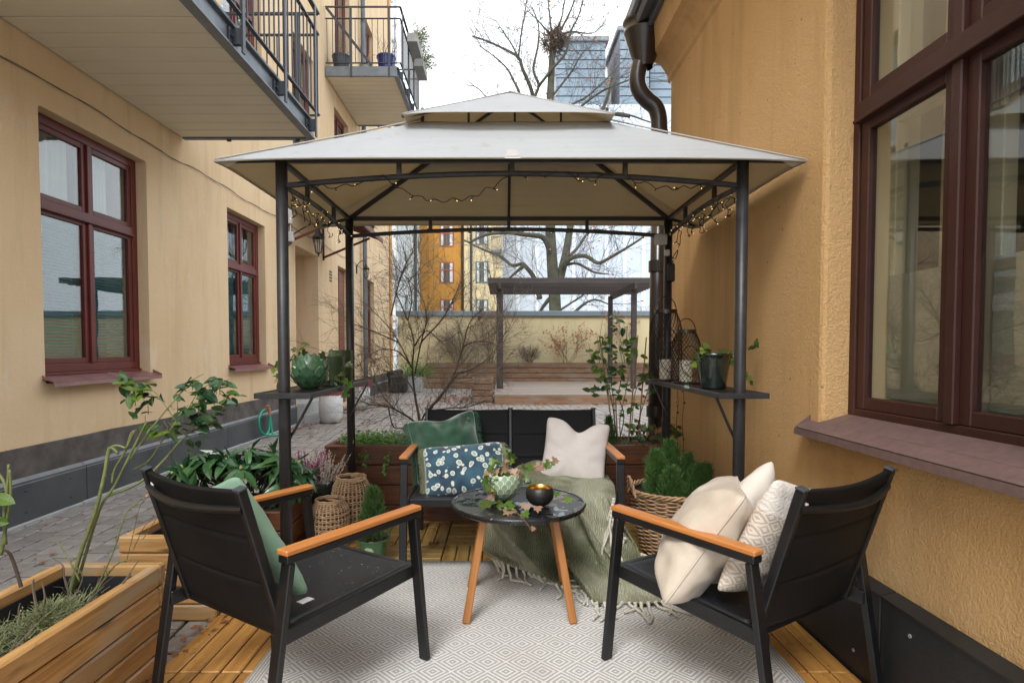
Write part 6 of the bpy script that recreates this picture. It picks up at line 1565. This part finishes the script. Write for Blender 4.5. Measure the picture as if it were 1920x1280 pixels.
# ------------------------------------------------------------------ courtyard things in the distance
def white_pot(x, y, label):
    t = thing('white_planter', label, 'planter', (x,y,-.03)); c = V((x,y,-.03))
    s = MB(); s.lathe([(0,.0),(.13,.0),(.165,.03),(.195,.13),(.20,.25),(.195,.47),(.18,.475),(.175,.42),(0,.42)], 36, c); obj('pot', s, MT['white_pot'], t, smooth=True)
    s = MB()
    for k in range(900):
        a = rg.uniform(0,6.28); r = .18*math.sqrt(rg.random()); p = c+V((r*math.cos(a), r*math.sin(a), .42)); d = V((math.cos(a)*.4, math.sin(a)*.4, 1)).normalized(); q = p+d*rg.uniform(.06,.19)
        s.tube([p, q], .003, .005, n=3, cap=False)
    obj('flowers', s, MT['pinkflower'], t, kind='stuff', fix=False)
white_pot(-2.86, 9.7, 'nearer round white planter with pink heather beside the house steps')
white_pot(-2.90, 11.9, 'farther round white planter with pink heather behind the nearer one')
hs_ = thing('garden_hose', 'green garden hose looped from a tap on the plinth board', 'hose', (XL+.08,8.1,.2))
s = MB(); s.tube(smoothpath([(XL+.10,8.15,.33),(XL+.11,8.0,.36),(XL+.12,7.85,.28),(XL+.13,7.85,.12),(XL+.14,8.0,.02),(XL+.13,8.15,.08),(XL+.12,8.2,.25),(XL+.11,8.2,.33)],6), .014, n=8)
s.tube(smoothpath([(XL+.14,8.0,.02),(XL+.2,8.15,-.01),(XL+.32,8.3,-.012),(XL+.38,8.38,-.012)],5), .014, n=8); s.tube(smoothpath([(XL+.10,8.22,.34),(XL+.12,8.24,.2),(XL+.14,8.22,.06),(XL+.16,8.2,.0)],5), .014, n=8); obj('hose', s, MT['hose'], hs_, smooth=True)
s = MB(); s.tube([(XL+.05,8.18,.36),(XL+.14,8.18,.36)], .016, n=8); s.tube([(XL+.13,8.18,.37),(XL+.13,8.18,.27)], .02, n=8); s.box((XL+.1,8.18,.40), (.05,.05,.02), .004); obj('tap', s, MT['brass'], hs_)
def wall_lantern(label, c, sc, wallx):
    t = thing('wall_lantern', label, 'wall lamp', c); c = V(c)
    s = MB()
    for a in range(6):
        an = math.pi/3*a; r0, r1 = .045*sc, .095*sc; s.bar(c+V((r0*math.cos(an), r0*math.sin(an), -.14*sc)), c+V((r1*math.cos(an), r1*math.sin(an), .10*sc)), .010*sc, .010*sc)
    obj('cage', s, MT['lamp_black'], t, kind='stuff')
    s = MB(); s.lathe([(.105*sc,.10*sc),(.11*sc,.12*sc),(.06*sc,.18*sc),(.045*sc,.20*sc),(.03*sc,.24*sc),(.012*sc,.27*sc),(0,.29*sc)], 6, c); obj('cap', s, MT['lamp_black'], t)
    s = MB(); s.lathe([(0,-.22*sc),(.012*sc,-.19*sc),(.02*sc,-.16*sc),(.05*sc,-.14*sc),(0,-.135*sc)], 6, c); obj('finial', s, MT['lamp_black'], t)
    s = MB(); s.lathe([(.043*sc,-.138*sc),(.09*sc,.098*sc)], 6, c); obj('lantern_glass', s, MT['glass'], t)
    s = MB(); s.tube(smoothpath([c+V((0,0,.27*sc)), c+V((-.05*sc,0,.36*sc)), c+V((-.2*sc,0,.30*sc)), V((wallx,c.y,c.z+.12*sc))],5), .012*sc, n=6); s.box((wallx+.01,c.y,c.z+.10*sc), (.02,.08*sc,.24*sc), .004); obj('lamp_arm', s, MT['lamp_black'], t, smooth=False)
wall_lantern('big black wrought lantern hanging beside the door canopy', (-2.93,9.35,2.88), .95, XL)
wall_lantern('small black wall lantern near the grey downpipe', (-3.18,13.7,3.0), .8, XL)
s = MB(); s.box((-2.95,16.6,.22), (.5,.6,.52), .06); s.obox((-3.05,16.6,.52), (.20,0,.03), (0,.24,0), (-.01,0,.09), .05); tag(obj('covered_grill', s, MT['black_bag']), 'black covered grill against the far end of the cream house', 'grill')
tr = thing('stone_trough', 'grey stone trough with bright green shrub at the far end of the house', 'planter', (-2.45,17.0,-.03))
s = MB(); s.span((-2.9,16.7,-.03), (-2.3,17.1,.42), .02); obj('trough', s, MT['concrete'], tr)
s = MB()
for k in range(1800):
    p = V((rg.gauss(-2.5,.28), rg.gauss(16.9,.15), .42+abs(rg.gauss(0,.22)))); leaf_into(s, p, rvec(rg), .05, rvec(rg), .5)
obj('foliage', s, MT['green_small'], tr, kind='stuff', fix=False)
# fallen leaves
s = MB()
for k in range(900):
    kk = k % 3
    if kk == 0: x, y = rg.gauss(-1.05,.35), rg.gauss(14.2,.6)
    elif kk == 1: x, y = -3.25+abs(rg.gauss(0,.35)), rg.uniform(8.2,16)
    else: x, y = rg.uniform(-3.2,3.0), rg.uniform(5,12.9) if k % 9 == 2 else rg.gauss(12.8,.1)
    if -.2 < x < 7 and y > 12.93: continue
    leaf_into(s, (x, y, -.020+rg.uniform(0,.02)), (rg.gauss(0,1), rg.gauss(0,1), rg.uniform(-.1,.2)), rg.uniform(.05,.09), (rg.gauss(0,.3), rg.gauss(0,.3), 1), .8)
for k in range(150): 
    x, y = rg.uniform(-1.32,-1.2), rg.uniform(1.9,3.0); leaf_into(s, (x, y, -.024+rg.uniform(0,.03)), (rg.gauss(0,1), rg.gauss(0,1), rg.uniform(-.1,.3)), rg.uniform(.02,.05), (rg.gauss(0,.5), rg.gauss(0,.5), 1), .6)
for k in range(60):
    x, y = rg.uniform(-3.3,-1.8), rg.uniform(3,8); leaf_into(s, (x, y, -.022), (rg.gauss(0,1), rg.gauss(0,1), .05), rg.uniform(.02,.05), (0,0,1), .6)
o_ = obj('fallen_leaves', s, MT['fallen'], kind='stuff', fix=False)

# far shrubs in the long planter
def far_shrub(name, label, c, h, r, n_, mat, leaves=None, seed=1, spread=.7, kids=3, depth=3, rad=.006, nl=0):
    t = thing(name, label, 'shrub', c); rg_ = random.Random(seed); s = MB(); tips = []
    for k in range(n_):
        a = rg_.uniform(0,6.28); d = V((math.cos(a)*r/h, math.sin(a)*r/h*.6, 1)).normalized() if h > r else V((math.cos(a), math.sin(a)*.6, h/r)).normalized()
        twigs(s, V(c)+V((rg_.gauss(0,r*.12), rg_.gauss(0,.05), 0)), d, h*.62, rad, depth, rg_, kids, spread, .03, .15, tips=tips)
    obj('branches', s, MT[mat], t, fix=False)
    if leaves:
        q = MB()
        for k in range(nl):
            p, d = rg_.choice(tips); leaf_into(q, p+rvec(rg_)*.03, rvec(rg_), rg_.uniform(.05,.09), rvec(rg_), .6)
        obj('foliage', q, MT[leaves], t, kind='stuff', fix=False)
yF = 18.6
far_shrub('round_shrub', 'round leafless shrub in the long planter below the garden wall', (.88,yF,.7), .62, .42, 26, 'twig_grey', None, 2, .5, 4, 3, .006)
far_shrub('russet_shrub', 'loose shrub with russet leaves in front of the pale garden wall', (2.1,yF,.7), 1.15, .75, 9, 'twig', 'brown_leaf', 3, .6, 3, 3, .008, 420)
far_shrub('russet_shrub', 'smaller thin russet shrub right of the first before the garden wall', (3.15,yF,.7), 1.35, .6, 6, 'twig', 'brown_leaf', 4, .5, 3, 3, .007, 190)
far_shrub('tall_dry_stalks', 'tall dry stalks climbing past the right pergola posts', (4.0,yF,.7), 2.0, .5, 9, 'twig_grey', 'brown_leaf', 5, .35, 3, 2, .008, 120)
far_shrub('dense_thicket', 'dense leafless thicket in the long planter left of the pergola', (-1.35,yF,.7), 1.3, 1.0, 30, 'twig_grey', None, 6, .75, 4, 3, .007)
far_shrub('twiggy_bush', 'twiggy brown bush next to the left pergola post', (-.35,yF-.1,.7), 1.7, .5, 14, 'twig', 'brown_leaf', 7, .5, 3, 3, .008, 160)
vine = thing('dry_vine', 'dry climbing vine wrapped round the left pergola post', 'vine', (-.1,14.9,.2)); s = MB(); rv2 = random.Random(2)
for k in range(9): twigs(s, V((-.12+rv2.gauss(0,.05),14.88,.25+k*.3)), V((rv2.gauss(0,.4),-.2,1)), .9, .012, 2, rv2, 3, .6, .02, .2)
obj('stems', s, MT['twig_grey'], vine, fix=False)
far_shrub('bare_sprig', 'small leafless sprig growing out of the square pine planter', (-.44,13.65,.48), .6, .35, 8, 'twig_grey', None, 12, .7, 3, 2, .005)

# ------------------------------------------------------------------ the big tree
big = thing('big_tree', 'large mossy leafless tree behind the garden wall with an old nest', 'tree', (2.5, 27, 0)); rt = random.Random(50)
limbs = [([(1041,700),(1041,583),(1037,520),(1034,470),(1032,430),(1031,380),(1030,300),(1031,200),(1034,130),(1037,75)], .30, .13, 0), ([(1043,545),(1054,505),(1062,470),(1070,420),(1084,350),(1100,290),(1118,235),(1140,180),(1150,130)], .22, .06, .6),
   ([(1032,480),(1028,462),(1016,444),(986,440),(950,436),(912,440),(880,455)], .16, .05, -.5), ([(1012,560),(1003,524),(986,500),(978,495),(959,497),(938,480),(906,468),(870,450)], .13, .04, .4), ([(980,500),(968,510),(952,524)], .09, .04, .5),
   ([(1056,500),(1071,484),(1098,480),(1121,493),(1142,484),(1166,470),(1195,452),(1225,430)], .12, .04, -.4), ([(1060,497),(1083,494),(1113,510),(1142,514)], .09, .03, .3), ([(1068,480),(1085,462),(1100,440),(1120,430),(1150,440)], .08, .03, .6),
   ([(1031,330),(1015,260),(1003,200),(995,165),(980,130),(972,108),(945,92),(915,78),(885,68)], .12, .03, -.3), ([(972,108),(978,60),(985,20),(990,-20)], .05, .02, -.3), ([(980,125),(960,85),(942,58),(930,38)], .045, .015, .2),
   ([(990,260),(975,180),(962,150),(950,128),(925,105),(897,85)], .08, .02, .5), ([(1031,300),(1012,220),(1003,185),(1010,160),(1000,130),(1008,90),(1010,50),(1000,20)], .10, .03, .5), ([(1010,162),(1035,130),(1060,100),(1070,60),(1085,30),(1095,-10)], .07, .02, -.4),
   ([(1037,72),(1031,35),(1025,-30)], .06, .02, 0), ([(1040,66),(1054,30),(1062,-30)], .06, .02, .2), ([(1045,68),(1070,20),(1090,-40)], .06, .02, -.2), ([(1045,65),(1075,60),(1090,62),(1112,62),(1130,48)], .05, .015, .3), ([(1035,68),(1020,52),(1005,35),(988,20)], .05, .015, 0),
   ([(1040,270),(1058,215),(1075,195),(1100,182),(1130,155),(1155,130)], .08, .02, .4), ([(1060,230),(1095,195),(1135,168),(1180,150),(1205,140)], .07, .02, -.5), ([(1075,260),(1115,225),(1160,212),(1215,228),(1250,240)], .07, .02, .6),
   ([(1036,180),(1060,150),(1075,130),(1085,110),(1100,90)], .06, .02, .3), ([(990,240),(950,200),(920,190),(895,165),(875,160)], .05, .015, -.5), ([(1030,560),(1015,580),(1008,600)], .10, .05, .4), ([(1048,583),(1075,565),(1095,552)], .06, .03, -.3), ([(1072,590),(1098,568),(1118,562),(1140,570)], .08, .03, .5)]
tw = MB(); tips = []
for i, (q, r0, r1, dy) in enumerate(limbs):
    Ys = [27+dy*j*.6 for j in range(len(q))]; s = MB(); pts = stemtube(s, q, Ys, r0, r1, n=8 if r0 > .1 else 6, sub=4)
    obj('trunk' if i == 0 else 'limb', s, MT['bark'], big, smooth=True)
    step = 5 if i < 2 else 2
    for k in range(6 if i < 2 else 3, len(pts), step):
        for e in range(2 if (k % 4 or i >= 8) else 1):
            j = min(k, len(pts)-2); d = (pts[j+1]-pts[j]).normalized()*.6+rvec(rt)*.8; d.z += .25
            twigs(tw, pts[k], d, rt.uniform(1.0,1.9), .015, 3, rt, 3, .7, .03, .2, tips=tips)
o_ = obj('twigs', tw, MT['twig_far'], big, kind='stuff', fix=False)
q = MB()
for k in range(700):
    p, d = rt.choice(tips)
    if p.x > 1.8: leaf_into(q, p+rvec(rt)*.1, rvec(rt), rt.uniform(.09,.16), rvec(rt), .6)
obj('foliage', q, MT['brown_leaf'], big, kind='stuff', fix=False)
s = MB(); nc = at(1040,78,27)
for k in range(420): d = rvec(rt); p = nc+V((d.x*.5, d.y*.5, d.z*.42)); s.tube([p, p+rvec(rt)*.45], .016, .010, n=3, cap=False)
obj('nest', s, MT['nest'], big, kind='stuff', fix=False)

# ------------------------------------------------------------------ balcony plants
def bpot(name, label, c, r, h, mat, nt):
    t = thing(name, label, 'plant pot', c); s = MB(); s.lathe([(0,0),(r*.72,0),(r*.95,h*.9),(r,h*.9),(r,h),(r*.9,h),(r*.88,h*.85),(0,h*.85)], 24, c); obj('pot', s, mat, t, smooth=False)
    s = MB()
    for k in range(nt): twigs(s, V(c)+V((rg.gauss(0,.04), rg.gauss(0,.04), h*.85)), V((rg.gauss(0,.3), rg.gauss(0,.3), 1)), .35, .006, 1, rg, 3, .6)
    obj('twigs', s, MT['twig_grey'], t)
bpot('balcony_pot', 'black plastic pot with bare twigs on the upper balcony', (-3.16,11.65,6.63), .18, .34, MT['rail'], 5)
bpot('balcony_pot', 'cobalt blue pot with dry stems on the upper balcony', (-2.27,11.65,6.63), .19, .33, MT['blue_glaze'], 9)
bpot('balcony_pot', 'small patterned white pot between the big pots on the upper balcony', (-2.68,11.65,6.63), .12, .16, MT['white_pot'], 2)
s = MB(); s.tube([(-2.66,11.72,6.7),(-2.62,11.72,7.1)], .045, .006, n=8); tag(obj('folded_cone', s, MT['bamboo']), 'tan pointed folded parasol standing by the blue balcony pot', 'cone')
for i, (y, z, L) in enumerate(((12.3,7.42,'nearer'), (13.2,7.36,'farther'))):
    t = thing('balcony_box', '%s grey flower box with conifer sprays hung outside the upper balcony' % L, 'flower box', (-1.80,y,z)); s = MB(); s.span((-1.91,y-.35,z), (-1.70,y+.35,z+.18), .006); obj('box', s, MT['concrete'], t)
    s = MB()
    for k in range(16): twigs(s, V((-1.80,y+rg.uniform(-.3,.3),z+.17)), V((rg.uniform(.1,.9), rg.gauss(0,.4), rg.uniform(0,.9))), .34, .007, 1, rg, 4, .5)
    for k in range(900):
        a = V((-1.80,y+rg.uniform(-.35,.35),z+.17)); d = V((rg.uniform(0,1), rg.gauss(0,.35), rg.uniform(-.2,1))).normalized(); leaf_into(s, a+d*rg.uniform(.02,.36), d+rvec(rg)*.6, .05, rvec(rg), .25)
    obj('foliage', s, MT['thyme'], t, kind='stuff', fix=False)
